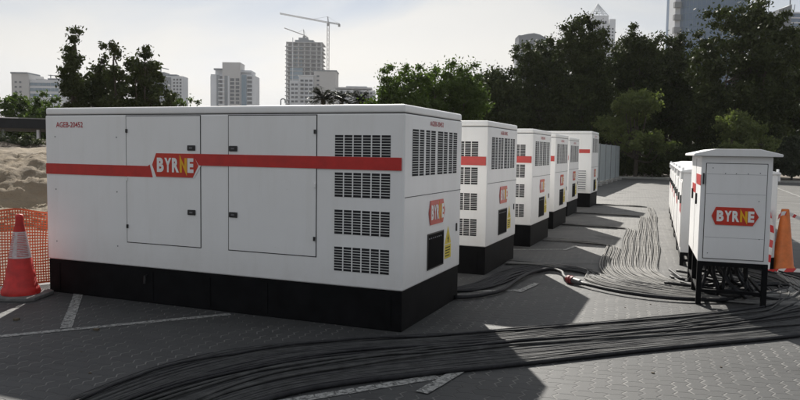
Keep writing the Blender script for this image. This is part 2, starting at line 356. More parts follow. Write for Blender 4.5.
def make_generator(h=2.127, sb=.387, tall=False):
    root = empty('diesel_generator', (0, 0, 0)); W, D = GEN_W, GEN_D
    sk = MB(); sk.box(-W + .01, -.012, .012, D - .012, .0, sb - .002); s_ = sk.build('skid_base', BLACK, root, .008)
    for x in (-W + .15, -W + 1.5, -2.2, -1.5, -.15):
        wl = MB(); wl.box(x - .03, x + .03, .0045, .0118, .03, sb - .04); wl.build('weld_rib', BLACK, s_, .002)
    if not tall:
        f = MB(); f.tube([(-3.0, .006, .30), (-3.0, -.03, .30), (-3.0, -.035, .22)], .012); f.build('drain_tap', BLKPL, s_)
    body = MB(); body.box(-W, 0, 0, D, sb, h - .082); bd = body.build('canopy', WHITE, root, .018)
    rf = MB(); rf.box(-W + .002, -.002, .002, D - .002, h - .080, h); rf.build('roof', WHITE, root, .022, seg=3)
    se = MB(); se.box(-W + .006, -.006, .006, D - .006, h - .0835, h - .0785); se.build('roof_seam', GAP, root)
    FP = lambda u, v, l: (u, -l, v)                       # front (long) face
    EP = lambda u, v, l: (l, u, v)                        # end face
    if not tall:
        for (a, b_, hx, lx) in ((-3.26, -2.28, -2.39, -3.25), (-1.93, -.915, -1.87, -.93)):
            z0, z1 = .655, 2.03
            g = MB(); g.box(a - .006, b_ + .006, -.002, .0, z0 - .006, z1 + .006); g.build('door_gap', GAP, root)
            d = MB(); d.box(a + .003, b_ - .003, -.005, -.0021, z0 + .003, z1 - .003); dr = d.build('door', WHITE, root)
            for z in (1.695, 1.02):
                q = MB(); q.box(hx - .05, hx + .05, -.018, -.005, z - .028, z + .028); hh = q.build('handle', BLKPL, dr, .01)
                q = MB(); q.box(hx - .02, hx + .02, -.022, -.018, z - .008, z + .008); q.build('latch', HINGE, hh)
            for z in (1.87, 1.35, .83):
                q = MB(); q.tube([(lx, -.012, z - .02), (lx, -.012, z + .02)], .012); q.build('hinge', BLKPL if z != 1.35 else WHITE, dr)
        # stripes
        q = MB(); q.prism([(-4.44, 1.375), (-2.90, 1.375), (-2.94, 1.51), (-2.965, 1.495), (-4.44, 1.495)], (0, -.0055, 0), (1, 0, 0), (0, 0, 1), .002); q.build('red_stripe', RED, root)
        q = MB(); q.prism([(-2.295, 1.515), (-.025, 1.515), (-.025, 1.635), (-2.375, 1.635)], (0, -.0055, 0), (1, 0, 0), (0, 0, 1), .006); q.build('red_stripe', RED, root)
        logo(root, (-2.90, -.005, 1.385), (1, 0, 0), (0, 0, 1), .60, .25)
        t = MB(); put_text(t, 'AGEB-20452', (-4.28, 0, 1.905), (1, 0, 0), (0, 0, 1), .40, .062, .003, .012); t.build('serial_lettering', IDRED, root)
        # small screws
        q = MB()
        for x in (-4.3, -3.4): 
            for z in (1.2, .6, 1.8): q = MB(); q.box(x - .006, x + .006, -.003, .0, z - .006, z + .006); q.build('screw', HINGE, root)
        for i in range(4):
            z1 = 1.84 - i * .357
            a, b_ = MB(), MB(); 
            FP2 = (lambda u, v, l: (u, -l - (.0 if True else 0), v))
            slats(a, b_, -.715, -.14, z1 - .232, z1, 6, 9, FP2)
            vb = b_.build('vent_grille', VENTDARK, root); a.build('louvre', WHITE, vb)
    # end face
    a, b_ = MB(), MB(); zt = h - .222
    slats(a, b_, .20, .85, zt - .445, zt, 4, 19, EP, 2); vb = b_.build('vent_grille', VENTDARK, root); a.build('louvre', WHITE, vb)
    a, b_ = MB(), MB(); slats(a, b_, .93, 1.58, zt - .445, zt, 4, 19, EP, 2); vb = b_.build('vent_grille', VENTDARK, root); a.build('louvre', WHITE, vb)
    t = MB(); put_text(t, 'AGEB-20452', (0, .68, h - .175), (0, 1, 0), (0, 0, 1), .42, .05, .003, .012); t.build('serial_lettering', IDRED, root)
    q = MB(); q.box(.0, .0025, .02, D - .02, 1.262, 1.268); q.build('panel_seam', GAP, root)
    logo(root, (.0, .68, .945), (0, 1, 0), (0, 0, 1), .50, .25, False)
    q = MB(); q.box(.0, .004, .655, 1.165, .49, .855); pf = q.build('control_window', GLASSDK, root, .006)
    q = MB()
    for i in range(7): q.box(.004, .007, .70 + i * .06, .722 + i * .06, .80, .812)
    q.build('gauge_row', IDGREY, pf)
    q = MB(); q.box(.004, .008, .655, 1.165, .847, .86); q.box(.004, .008, .655, 1.165, .486, .497); q.box(.004, .008, .655, .667, .49, .855); q.box(.004, .008, 1.153, 1.165, .49, .855); q.build('window_frame', BLKPL, pf)
    q = MB(); q.box(.0, .003, 1.215, 1.43, .53, .68); q.prism([(0, 0), (.215, 0), (.1075, .19)], (0, 1.215, .69), (0, 1, 0), (0, 0, 1), .003); wg = q.build('warning_sign', WARN, root)
    q = MB(); q.prism([(0, 0), (.02, 0), (.03, .055), (.012, .045), (.018, .09), (-.012, .035), (.005, .042)], (.003, 1.315, .705), (0, 1, 0), (0, 0, 1), .0015)
    for z in (.555, .585, .615, .645): q.box(.003, .0045, 1.235, 1.41 - random.random() * .04, z, z + .010)
    q.build('warning_symbol', GAP, wg)
    q = MB(); q.box(.0, .014, 1.60, 1.625, .80, .89); q.build('end_handle', BLKPL, root, .004)
    if tall:                                             # the different model at the far end of the row
        q = MB();         q.prism([(-.54, 0), (-.06, 0), (-.06, .12), (-.54, .12)], (0, -.0055, 1.71), (1, 0, 0), (0, 0, 1), .002); q.build('red_stripe', RED, root)
        a, b_ = MB(), MB(); slats(a, b_, -.82, -.58, 1.46, 1.99, 2, 12, FP); vb = b_.build('vent_grille', VENTDARK, root); a.build('louvre', WHITE, vb)
        a, b_ = MB(), MB(); slats(a, b_, -.68, -.16, .52, 1.16, 1, 9, FP); vb = b_.build('intake_louvre', IDGREY, root); 
        lo = MB()
        for i in range(9): lo.box(-.69, -.15, -.03, -.006, .53 + i * .07, .565 + i * .07)
        lo.build('louvre_blade', WHITE, vb)
    return root
G1 = make_generator()
gens = [(-2.43, 6.108, 'nearest white generator of the row, whole long side with two doors facing the camera'),
        (-2.555, 9.50, 'second white generator of the row, directly behind the nearest one'),
        (-2.60, 12.75, 'third white generator of the row, between the second and the fourth'),
        (-2.76, 16.0, 'fourth white generator of the row, seen past the third one'),
        (-2.98, 19.4, 'fifth white generator of the row, only a narrow strip of it showing')]
for i, (x, y, lb) in enumerate(gens):
    o = G1 if i == 0 else copy_tree(G1)
    o.location = (x, y, 0); tag(o, lb, 'generator', 'white generators standing in a row')
G6 = make_generator(2.40, .44, True); G6.location = (-2.86, 23.1, 0)
tag(G6, 'tallest white generator at the far end of the row with slatted intake louvres', 'generator', 'white generators standing in a row')

# ------------------------------------------------------------------ cabinets
def frame_legs(root, W, D, zb, rail, inset=.0, mids=()):
    L = .028
    for (x, y) in [(L, L), (W - L, L), (L, D - L), (W - L, D - L)] + [(L, m_) for m_ in mids]:
        q = MB(); q.box(x - L, x + L, y - L, y + L, 0, zb - .002); lg = q.build('leg', BLACK, root, .003)
    q = MB()
    q.box(2 * L, W - 2 * L, .01, .045, rail, rail + .035); q.box(2 * L, W - 2 * L, D - .045, D - .01, rail, rail + .035)
    q.box(.01, .045, 2 * L, D - 2 * L, rail, rail + .035); q.box(W - .045, W - .01, 2 * L, D - 2 * L, rail, rail + .035)
    q.box(2 * L, W - 2 * L, .005, .05, zb - .05, zb - .004); q.build('stand_rail', BLACK, root, .003)
W1, D1, ZB, ZT = .725, 1.55, .50, 1.69
cb = empty('distribution_cabinet', (.125, 8.74, 0), R(3.5)); tag(cb, 'small white electrical cabinet on black legs, frontmost with the red logo on its door', 'cabinet', 'white electrical cabinets in the right hand row')
frame_legs(cb, W1, D1, ZB, .145, mids=(.78,))
q = MB(); q.box(0, W1, 0, D1, ZB, ZT); body = q.build('cabinet_body', CABWHITE, cb, .008)
g = MB(); g.box(.048, W1 - .048, -.002, 0, ZB + .035, ZT - .075); g.build('door_gap', GAP, cb)
d = MB(); d.box(.055, W1 - .055, -.016, -.0022, ZB + .042, ZT - .082); dr = d.build('door', CABWHITE, cb, .004)
for z in (1.49, 1.27, .78): q = MB(); q.box(.06, W1 - .06, -.0168, -.016, z, z + .003); q.build('door_crease', IDGREY, dr)
for x, z in ((.12, 1.56), (.6, 1.51), (.6, 1.2), (.62, .78), (.1, .6), (.25, 1.5), (.36, 1.5), (.48, 1.5)): q = MB(); q.box(x - .005, x + .005, -.0175, -.016, z - .005, z + .005); q.build('rivet', HINGE, dr)
logo(dr, (.125, -.016, .925), (1, 0, 0), (0, 0, 1), .48, .20, False)
q = MB(); q.box(.018, .036, -.022, 0, 1.375, 1.50); q.build('handle', BLKPL, cb, .004)
rp = [(-.085, 0), (W1 + .085, 0), (W1 + .085, .028), (W1 - .14, .082), (.14, .082), (-.085, .028)]
q = MB(); q.prism(rp, (0, D1 + .06, ZT + .001), (1, 0, 0), (0, 0, 1), D1 + .13); q.build('roof', CABWHITE, cb, .006)
q = MB(); q.prism([(-.0, 1.36), (-.62, 1.36), (-.66, 1.48), (-.0, 1.48)], (-.001, 0, 0), (0, -1, 0), (0, 0, 1), .002)
q.prism([(-.68, 1.24), (-1.25, 1.24), (-1.25, 1.35), (-.68, 1.35)], (-.001, 0, 0), (0, -1, 0), (0, 0, 1), .002)
q.build('red_stripe', RED, cb)
for y, z in ((.45, 1.12), (1.1, 1.15)):
    q = MB(); q.box(-.02, 0, y, y + .025, z, z + .13); q.build('handle', BLKPL, cb, .004)
q = MB(); q.box(-.002, 0, .72, .728, ZB + .02, ZT - .03); q.build('panel_seam', GAP, cb)

def make_bigcab():
    W, D, zb, zt = 1.30, 1.95, .20, 1.43
    r = empty('distribution_cabinet', (0, 0, 0)); frame_legs(r, W, D, zb, .06)
    q = MB(); q.box(0, W, 0, D, zb, zt); q.build('cabinet_body', CABWHITE, r, .01)
    q = MB(); q.prism([(-.03, 0), (W + .03, 0), (W + .03, .03), (W - .3, .09), (.3, .09), (-.03, .03)], (0, D + .03, zt + .001), (1, 0, 0), (0, 0, 1), D + .06); q.build('roof', CABWHITE, r, .005)
    for x in (.0, W):
        for y in (.06, D - .1):
            q = MB(); q.box(x - .035, x + .035, y - .02, y + .02, zt - .10, zt + .03); q.box(x - .018, x + .018, y - .012, y + .012, zt + .03, zt + .08); q.build('lifting_lug', CABWHITE, r, .006)
    for y in (.08, 1.02):
        q = MB(); q.box(-.002, 0, y - .006, y + .856, zb + .074, zt - .144); q.build('door_gap', GAP, r)
        q = MB(); q.box(-.010, -.0022, y, y + .85, zb + .08, zt - .15); dr = q.build('side_door', CABWHITE, r)
        q = MB(); q.box(-.03, -.010, y + .05, y + .075, .95, 1.08); q.build('handle', BLKPL, dr, .004)
    q = MB()
    q.prism([(-.15, .80), (-.65, .80), (-.65, .98), (-.15, .98)], (-.0105, 0, 0), (0, -1, 0), (0, 0, 1), .002)
    q.build('red_stripe', RED, r)
    return r
bc = make_bigcab(); ang = R(2.3); names = ['wide white cabinet right behind the small front cabinet', 'third white cabinet of the right hand row, behind the wide one',
      'fourth white cabinet of the right hand row, mostly hidden', 'fifth white cabinet of the right hand row, its stripe barely visible', 'farthest white cabinet of the right hand row']
for i in range(5):
    o = bc if i == 0 else copy_tree(bc)
    s = i * 2.12; o.location = (-.085 - math.sin(ang) * s, 11.75 + math.cos(ang) * s, 0); o.rotation_euler = (0, 0, ang)
    tag(o, names[i], 'cabinet', 'white electrical cabinets in the right hand row')

# ------------------------------------------------------------------ cables
def spline(pts, step=.07):
    P = [np.array(p, float) for p in pts]; P = [2 * P[0] - P[1]] + P + [2 * P[-1] - P[-2]]; out = []
    for i in range(1, len(P) - 2):
        n = max(2, int(np.linalg.norm(P[i + 1] - P[i]) / step))
        for k in range(n):
            t = k / n; a, b_, c, d_ = P[i - 1], P[i], P[i + 1], P[i + 2]
            out.append(.5 * ((2 * b_) + (-a + c) * t + (2 * a - 5 * b_ + 4 * c - d_) * t * t + (-a + 3 * b_ - 3 * c + d_) * t ** 3))
    out.append(P[-2]); return out
def resample(pts, n):
    P = np.array(pts); s = np.r_[0, np.cumsum(np.linalg.norm(np.diff(P, axis=0), axis=1))]; q = np.linspace(0, s[-1], n)
    return np.stack([np.interp(q, s, P[:, k]) for k in range(P.shape[1])], 1)
def wob(s, amp, seed):
    r = np.random.default_rng(seed); y = np.zeros_like(s)
    for k in range(5): y += np.sin(s * r.uniform(.6, 4.2) + r.uniform(0, 6.3)) * r.uniform(.3, 1)
    return y * amp / 2
def cable(P, r, label, group, m=CABLE, n=6):
    o = MB().tube([tuple(p) for p in P], r, n).build('power_cable', m, None, 0, True); tag(o, label, 'cable', group); return o
# foreground band
outer = spline([(-3.9, -.5), (-3.82, 2.0), (-3.78, 3.52), (-3.77, 3.86), (-3.74, 4.25), (-3.63, 4.66), (-3.43, 5.03), (-3.05, 5.42), (-2.25, 6.02), (-1.61, 6.56), (-.77, 7.30), (-.22, 7.82), (.37, 8.42), (.78, 8.98), (.98, 9.7), (.9, 10.6), (.5, 11.4), (.2, 12.3)])
inner = spline([(-2.55, -.5), (-2.62, 2.0), (-2.70, 3.3), (-2.66, 3.85), (-2.50, 4.27), (-2.22, 4.63), (-1.98, 4.86), (-1.75, 5.08), (-1.34, 5.46), (-.64, 6.12), (.15, 6.84), (1.03, 7.62), (1.8, 8.5), (2.2, 9.6), (2.1, 10.8), (1.7, 11.7), (1.0, 12.4), (.9, 13)])
NO = 190; O_, I_ = resample(outer, NO), resample(inner, NO); NC = 68
LB = 'thin black power cable lying in the wide band that curves across the foreground paving'
arc = np.linspace(0, 15, NO)
shared = [wob(arc, .02, s) for s in range(6)]
for i in range(NC):
    t = (i + .5) / NC + wob(arc, .006, 100 + i) + shared[(i // 9) % 6] * .10
    t = np.clip(t, -.01, 1.01)[:, None]
    P = O_ * (1 - t) + I_ * t; rr = random.choice([.0075, .0082, .0090, .0105])
    z = rr + .003 + np.abs(wob(arc, .012, 300 + i)) * .6
    cable(np.c_[P, z], rr, LB, 'cables in the foreground band', CABLE2 if i % 3 else CABLE)
for i in range(7):                                        # a second layer crossing over the first
    t0, t1 = random.uniform(.03, .95), random.uniform(.03, .95); u = np.linspace(0, 1, NO)
    t = (t0 + (t1 - t0) * (3 * u ** 2 - 2 * u ** 3) + wob(arc, .03, 500 + i)).clip(.02, .98)[:, None]
    P = O_ * (1 - t) + I_ * t
    cable(np.c_[P, np.full(NO, .034) + np.abs(wob(arc, .008, 600 + i))], .0105, 'black power cable crossing on top of the wide foreground band', 'cables lying on top of the foreground band', CABLE if i % 2 else CABLE2)
# thick cable along the near edge of the band
tt = np.full((NO, 1), 1.035) + wob(arc, .006, 9)[:, None]; P = O_ * (1 - tt) + I_ * tt
cable(np.c_[P, np.full(NO, .020)], .019, 'thickest black cable bordering the near edge of the foreground band', None, CABLE, 8)
# corridor band : every generator feeds a few cables into it
lane = 0; NL = 34
Rt = spline([(-1.18, 25.4), (-.84, 22.0), (-.66, 18), (-.52, 15.05), (-.40, 12.5), (-.36, 11.0), (-.16, 10.25), (.25, 9.85), (.8, 9.75), (1.25, 10.3), (1.2, 11.6)])
Lt = spline([(-2.25, 25.0), (-2.1, 22.0), (-1.98, 18.5), (-1.80, 14.9), (-1.66, 12.5), (-1.50, 10.6), (-1.12, 9.55), (-.5, 9.12), (.25, 9.0), (1.5, 9.3), (1.75, 11.0)])
N2 = 200; Ra, La = resample(Rt, N2), resample(Lt, N2); arc2 = np.linspace(0, 18, N2)
common = wob(arc2 * .55, .016, 77)
src = [(5, 24.3, 8), (4, 20.6, 8), (3, 17.1, 9), (2, 13.9, 10), (1, 10.75, 13)]
idx = 0; T = 48
words = {5: 'the far tall generator', 4: 'the fifth generator', 3: 'the fourth generator', 2: 'the third generator', 1: 'the second generator'}
for gi, gy, cnt in src:
    gx = -2.86 if gi == 5 else gens[gi][0]
    for j in range(cnt):
        t = 1 - (idx + .5) / T                             # 1 right edge, 0 left edge
        tv = (t + wob(arc2 * .7, .005, 800 + idx) + common)[:, None]
        P = La * (1 - tv) + Ra * tv
        y_in = min(gy - .1 - j * .026, 24.6) - (0 if gi < 5 else j * .02)
        sel = P[P[:, 1] < y_in - .62 if gi > 1 else P[:, 1] < y_in - .5]
        first = sel[0]; off = .05 * random.uniform(-1, 1); js = (cnt - 1 - j) * .026
        lead = spline([(gx + .02, gy + .1 - js), (gx + .45, gy + .12 - js + off), ((gx + first[0]) / 2 + .15, gy + .05 - js + off * .6), (first[0] - .22, gy - .10 - js * 1.0), (first[0] - .05, gy - .33 - js * .9), (first[0], first[1] + .05)])
        Q = np.r_[np.array(lead), sel]
        z = .017 + np.abs(wob(np.arange(len(Q)) * .08, .012, 40 + idx))
        z[:6] = np.linspace(.42, .10, 6) if False else z[:6]
        cable(np.c_[Q, z], random.choice([.0095, .0105, .0115]), 'black power cable running from %s down the open lane to the cabinets' % words[gi], 'cables in the lane from %s' % words[gi], CABLE3 if idx % 4 else CABLE2)
        idx += 1
# loops from the first and second generators on the shaded paving
base = [(-2.50, 7.7), (-2.2, 7.95), (-2.05, 8.4), (-1.98, 9.1), (-1.92, 9.75), (-1.72, 10.25), (-1.45, 10.2), (-1.30, 9.72), (-1.1, 9.4), (-.6, 9.1), (.1, 8.95), (.7, 9.1)]
for j in range(9):
    Q = np.array(spline([(x - (0.035 * j if k < 6 else .0), y + (.045 * j if k > 2 else .0) - (.0 if k else 0)) for k, (x, y) in enumerate([(-2.56, 8.15), (-2.35, 8.35), (-2.2, 8.75), (-2.12, 9.3), (-2.0, 9.85), (-1.75, 10.3), (-1.35, 10.25), (-1.1, 9.85), (-.7, 9.5), (0., 9.35), (.8, 9.5)])]))
    cable(np.c_[Q, .016 + np.abs(wob(np.arange(len(Q)) * .08, .012, 60 + j))], .0135, 'black power cable looping from the nearest generator over the shaded paving', 'cables looping beside the nearest generator', CABLE)
# the plugged cable
plugA = np.array(spline([(-2.44, 7.75), (-2.25, 7.9), (-2.05, 8.35), (-2.03, 9.0), (-1.98, 9.7), (-1.8, 10.15), (-1.6, 10.0), (-1.5, 9.62), (-1.43, 9.44)]))
cable(np.c_[plugA, np.linspace(.03, .055, len(plugA))], .024, 'thick black cable leading from the nearest generator to the red plug', None, CABLE, 8)
plugB = np.array(spline([(-1.19, 9.22), (-1.05, 9.1), (-.7, 8.88), (-.25, 8.78), (.15, 8.85), (.5, 9.05), (.8, 9.6)]))
cable(np.c_[plugB, np.linspace(.05, .03, len(plugB))], .024, 'thick black cable leading from the red plug to the front cabinet', None, CABLE, 8)
pl = empty('cable_plug', (-1.44, 9.45, .055)); tag(pl, 'red and grey industrial plug joining two thick cables on the paving', 'plug')
pl.rotation_euler = (0, 0, math.atan2(9.21 - 9.45, -1.18 + 1.44))
q = MB(); q.tube([(0, 0, 0), (.03, 0, 0), (.035, 0, 0), (.14, 0, 0)], [.03, .034, .052, .052], 16); q.build('plug_head', PLUG, pl, 0)
q = MB(); q.tube([(.07, 0, 0), (.085, 0, 0), (.086, 0, 0), (.1, 0, 0)], [.0525, .06, .06, .0525], 16); q.build('locking_ring', PLUG, pl)
q = MB(); q.tube([(.14, 0, 0), (.28, 0, -.005), (.30, 0, -.006), (.35, 0, -.008)], [.044, .04, .028, .026], 16); q.build('plug_grip', PLUGGREY, pl)
# cables dropping out of the front cabinet
for j in range(22):
    x = .15 + (j % 11) * .05; y = random.uniform(8.95, 10.15)
    P = np.array(spline([(x, y, .52), (x + random.uniform(-.04, .04), y + .02, .3), (x + random.uniform(-.12, .2), y + random.uniform(-.1, .2), .1), (x + random.uniform(-.3, .5), y + random.uniform(.1, .4), .03), (x + random.uniform(-.5, .8), y + random.uniform(.4, 1.0), .05)], .05))
    cable(P, .019, 'black power cable hanging from the underside of the front cabinet', 'cables hanging under the front cabinet', CABLE, 7)

# ------------------------------------------------------------------ cones, tape, net
c1 = empty('traffic_cone', (-6.88, 5.74, 0), R(20)); tag(c1, 'red traffic cone with a white banded sleeve beside the nearest generator', 'cone')
q = MB(); q.prism([(-.27, -.20), (-.20, -.27), (.20, -.27), (.27, -.20), (.27, .20), (.20, .27), (-.20, .27), (-.27, .20)], (0, 0, 0), (1, 0, 0), (0, 1, 0), .045); q.build('cone_base', RUBBER, c1, .01)
q = MB(); q.lathe([(.20, .045), (.205, .075), (.185, .12), (.175, .13), (.04, .86), (.042, .9), (.034, .93), (.0, .935)], n=28); sh = q.build('cone_shell', CONER, c1, 0, True)
def crad(z): return .175 + (.04 - .175) * (z - .13) / (.86 - .13)
q = MB(); q.lathe([(crad(.45) + .003, .45), (crad(.74) + .003, .74)], n=28); sl_ = q.build('white_sleeve', CONEW, c1, 0, True)
q = MB()
for k_ in range(14):
    z = .47 + k_ * .019
    for s in range(4):
        n0 = s * 7 + 1
        v = []; 
        for a in range(6):
            th = 2 * math.pi * (n0 + a) / 28
            for zz in (z, z + .006): v.append(((crad(zz) + .005) * math.cos(th), (crad(zz) + .005) * math.sin(th), zz))
        q.add(v, [(2 * a, 2 * a + 2, 2 * a + 3, 2 * a + 1) for a in range(5)])
q.build('red_band', CONER, sl_)
c2 = empty('traffic_cone', (1.345, 11.95, 0)); tag(c2, 'plain orange traffic cone behind the small front cabinet on the right', 'cone')
q = MB(); q.box(-.19, .19, -.19, .19, 0, .03); q.build('cone_base', RUBBER, c2, .01)
q = MB(); q.lathe([(.165, .03), (.165, .06), (.15, .08), (.055, .90), (.05, .92), (.0, .925)], n=28); q.build('cone_shell', CONEO, c2, 0, True)
def tape(pts, w_, label, vertical=True):
    P = resample(spline(pts, .05), 60); a = MB(); mi = []; L = np.r_[0, np.cumsum(np.linalg.norm(np.diff(P, axis=0), axis=1))]
    v = []
    for i in range(60):
        tw = .5 * math.sin(i * .15); ux = Vector((math.sin(tw) * .4, math.sin(tw) * .3, math.cos(tw))) if vertical else Vector((math.cos(tw), math.sin(tw) * .5, .15))
        t_ = Vector(P[min(59, i + 1)] - P[max(0, i - 1)]).normalized() * w_ * .25; p0 = Vector(P[i] - P[0]); v += [p0 - ux * w_ / 2 - t_, p0 + ux * w_ / 2 + t_]
    a.add(v, [(2 * i, 2 * i + 2, 2 * i + 3, 2 * i + 1) for i in range(59)]); o = a.build('barrier_tape', TAPER); o.data.materials.append(TAPEW)
    for i, p in enumerate(o.data.polygons): p.material_index = int(L[i] / .11) % 2
    o.location = tuple(P[0]); tag(o, label, 'tape')
tape([(1.10, 11.72, .92), (1.16, 11.70, .6), (1.14, 11.66, .3), (1.12, 11.6, .02)], .05, 'red and white barrier tape hanging between the cabinet and the orange cone', False)
tape([(1.22, 11.62, .82), (1.36, 11.9, .86), (1.9, 12.6, .66), (2.8, 13.8, .60), (3.6, 15, .72)], .06, 'red and white barrier tape strung from the orange cone towards the parking bays')
tape([(1.12, 11.6, .02), (1.5, 11.5, .08), (2.1, 11.45, .03), (3.0, 11.4, .06)], .06, 'red and white barrier tape trailing on the ground past the orange cone', True)
# net fence
netp = resample(spline([(-14.5, 2.6), (-11.5, 4.1), (-9.5, 5.1), (-8.4, 5.62), (-7.54, 6.10), (-7.22, 6.42), (-7.12, 7.0), (-7.1, 8.6)], .05), 340)
nf = empty('net_fence', (-7.54, 6.10, 0)); tag(nf, 'orange plastic barrier net between the traffic cone and the sand heap', 'fence')
Ln = np.r_[0, np.cumsum(np.linalg.norm(np.diff(netp, axis=0), axis=1))]
def netz(i, f):
    s = Ln[i]; top = .93 + .03 * math.sin(s * 2.1) + .02 * math.sin(s * 7.3); bot = .02 + .02 * math.sin(s * 3.1)
    return bot + (top - bot) * f + .008 * math.sin(s * 11 + f * 9)
def netxy(i, f):
    s = Ln[i]; t = netp[min(i + 1, 339)] - netp[max(i - 1, 0)]; t = t / np.linalg.norm(t); b_ = .05 * math.sin(s * 1.7 + 2.5 * f) + .025 * math.sin(s * 6 + 5 * f)
    p = netp[i] + np.array([-t[1], t[0]]) * b_; return p[0] + 7.54, p[1] - 6.10
q = MB(); rows = 27
for r_ in range(rows):
    f = r_ / (rows - 1); hw = .012 if r_ in (0, rows - 1) else .0075
    v = [];
    for i in range(340):
        x, y = netxy(i, f); z = netz(i, f); v += [(x, y, z - hw), (x, y, z + hw)]
    q.add(v, [(2 * i, 2 * i + 2, 2 * i + 3, 2 * i + 1) for i in range(339)])
for i in range(0, 339):
    v = []
    for r_ in range(rows):
        f = r_ / (rows - 1); x, y = netxy(i, f); x2, y2 = netxy(min(i + 1, 339), f); z = netz(i, f); k_ = .42
        v += [(x, y, z), (x + (x2 - x) * k_, y + (y2 - y) * k_, z)]
    q.add(v, [(2 * r_, 2 * r_ + 1, 2 * r_ + 3, 2 * r_ + 2) for r_ in range(rows - 1)])
no = q.build('netting', NET, nf)
for i in (40, 100, 158, 280):
    x, y = netxy(i, 0); q = MB(); q.tube([(x, y + .03, 0), (x, y + .03, 1.0)], .009); q.build('post', STEEL, nf)

# ------------------------------------------------------------------ sand heap and scrub
from mathutils import noise as mnoise
def heap(cx, cy, tx, ty, L, Wd, hh, name, m, label):
    nu, nv = 420, 130; v = []; f = []
    for a in range(nu):
        for b_ in range(nv):
            u = (a / (nu - 1) - .5) * L; s = (b_ / (nv - 1) - .5) * Wd
            e = max(0, 1 - abs(2 * s / Wd) ** 2.2) ** .8 * max(0, 1 - abs(2 * u / L) ** 6) 
            n1 = mnoise.fractal(Vector((u * .35, s * .5, 3)), 1., 2., 5); n2 = mnoise.fractal(Vector((u * 1.5 + s * .8, s * 1.6 - u * .3, 9)), .55, 2., 7) + .22 * mnoise.fractal(Vector((u * 5, s * 5, 4)), .5, 2., 4)
            z = e * (hh + n1 * .10) + min(e * 3, 1) * n2 * .11 * (1.0 - .6 * (e > .93))
            v.append((u * tx - s * ty, u * ty + s * tx, max(z, -.01) if e > 0 else -.02))
    for a in range(nu - 1):
        for b_ in range(nv - 1):
            i = a * nv + b_; f.append((i, i + nv, i + nv + 1, i + 1))
    o = MB().add(v, f).build(name, m, None, 0, True); o.location = (cx, cy, 0); tag(o, label, None, None, 'structure'); return o
heap(-18.2, 15.3, .62, .785, 34, 9, 1.60, 'sand_bank', SAND, 'long bank of excavated sand behind the orange net')
heap(-13.5, 11.2, .66, .75, 10, 3.0, .30, 'sand_bank', SAND, 'low spread of loose sand in front of the bank')
MUD = sand('dark_scrub_soil', (.045, .035, .026), (.10, .075, .05), .5)
heap(-28, 23, .62, .785, 60, 8, 1.9, 'scrub_bank', MUD, 'dark scrubby earth bank behind the sand')

# ------------------------------------------------------------------ trees
def leaves(mb_pts, size, n_per, spread, name, m, parent, flat=.75):
    cs = np.array([c for c, s in mb_pts]); ss = np.array([s for c, s in mb_pts])
    N = len(cs) * n_per; idx = np.repeat(np.arange(len(cs)), n_per)
    d = rng.normal(size=(N, 3)); d /= np.linalg.norm(d, axis=1)[:, None]; rr = np.minimum(np.abs(rng.normal(size=N)) * .62, 1.7)
    P = cs[idx] + d * (rr * ss[idx])[:, None] * np.array([1, 1, flat])
    a = rng.normal(size=(N, 3)); a /= np.linalg.norm(a, axis=1)[:, None]; b_ = np.cross(a, rng.normal(size=(N, 3))); b_ /= np.linalg.norm(b_, axis=1)[:, None]
    s1 = (size * rng.uniform(.6, 1.3, N))[:, None]; s2 = s1 * .5
    V = np.stack([P - a * s1, P - b_ * s2, P + a * s1, P + b_ * s2], 1).reshape(-1, 3)
    me = bpy.data.meshes.new(name); me.vertices.add(4 * N); me.vertices.foreach_set('co', V.ravel())
    me.loops.add(4 * N); me.loops.foreach_set('vertex_index', np.arange(4 * N, dtype=np.int32))
    me.polygons.add(N); me.polygons.foreach_set('loop_start', np.arange(0, 4 * N, 4, dtype=np.int32)); me.polygons.foreach_set('loop_total', np.full(N, 4, dtype=np.int32))
    me.update(calc_edges=True); me.materials.append(m); o = bpy.data.objects.new(name, me); C.objects.link(o); o.parent = parent; return o
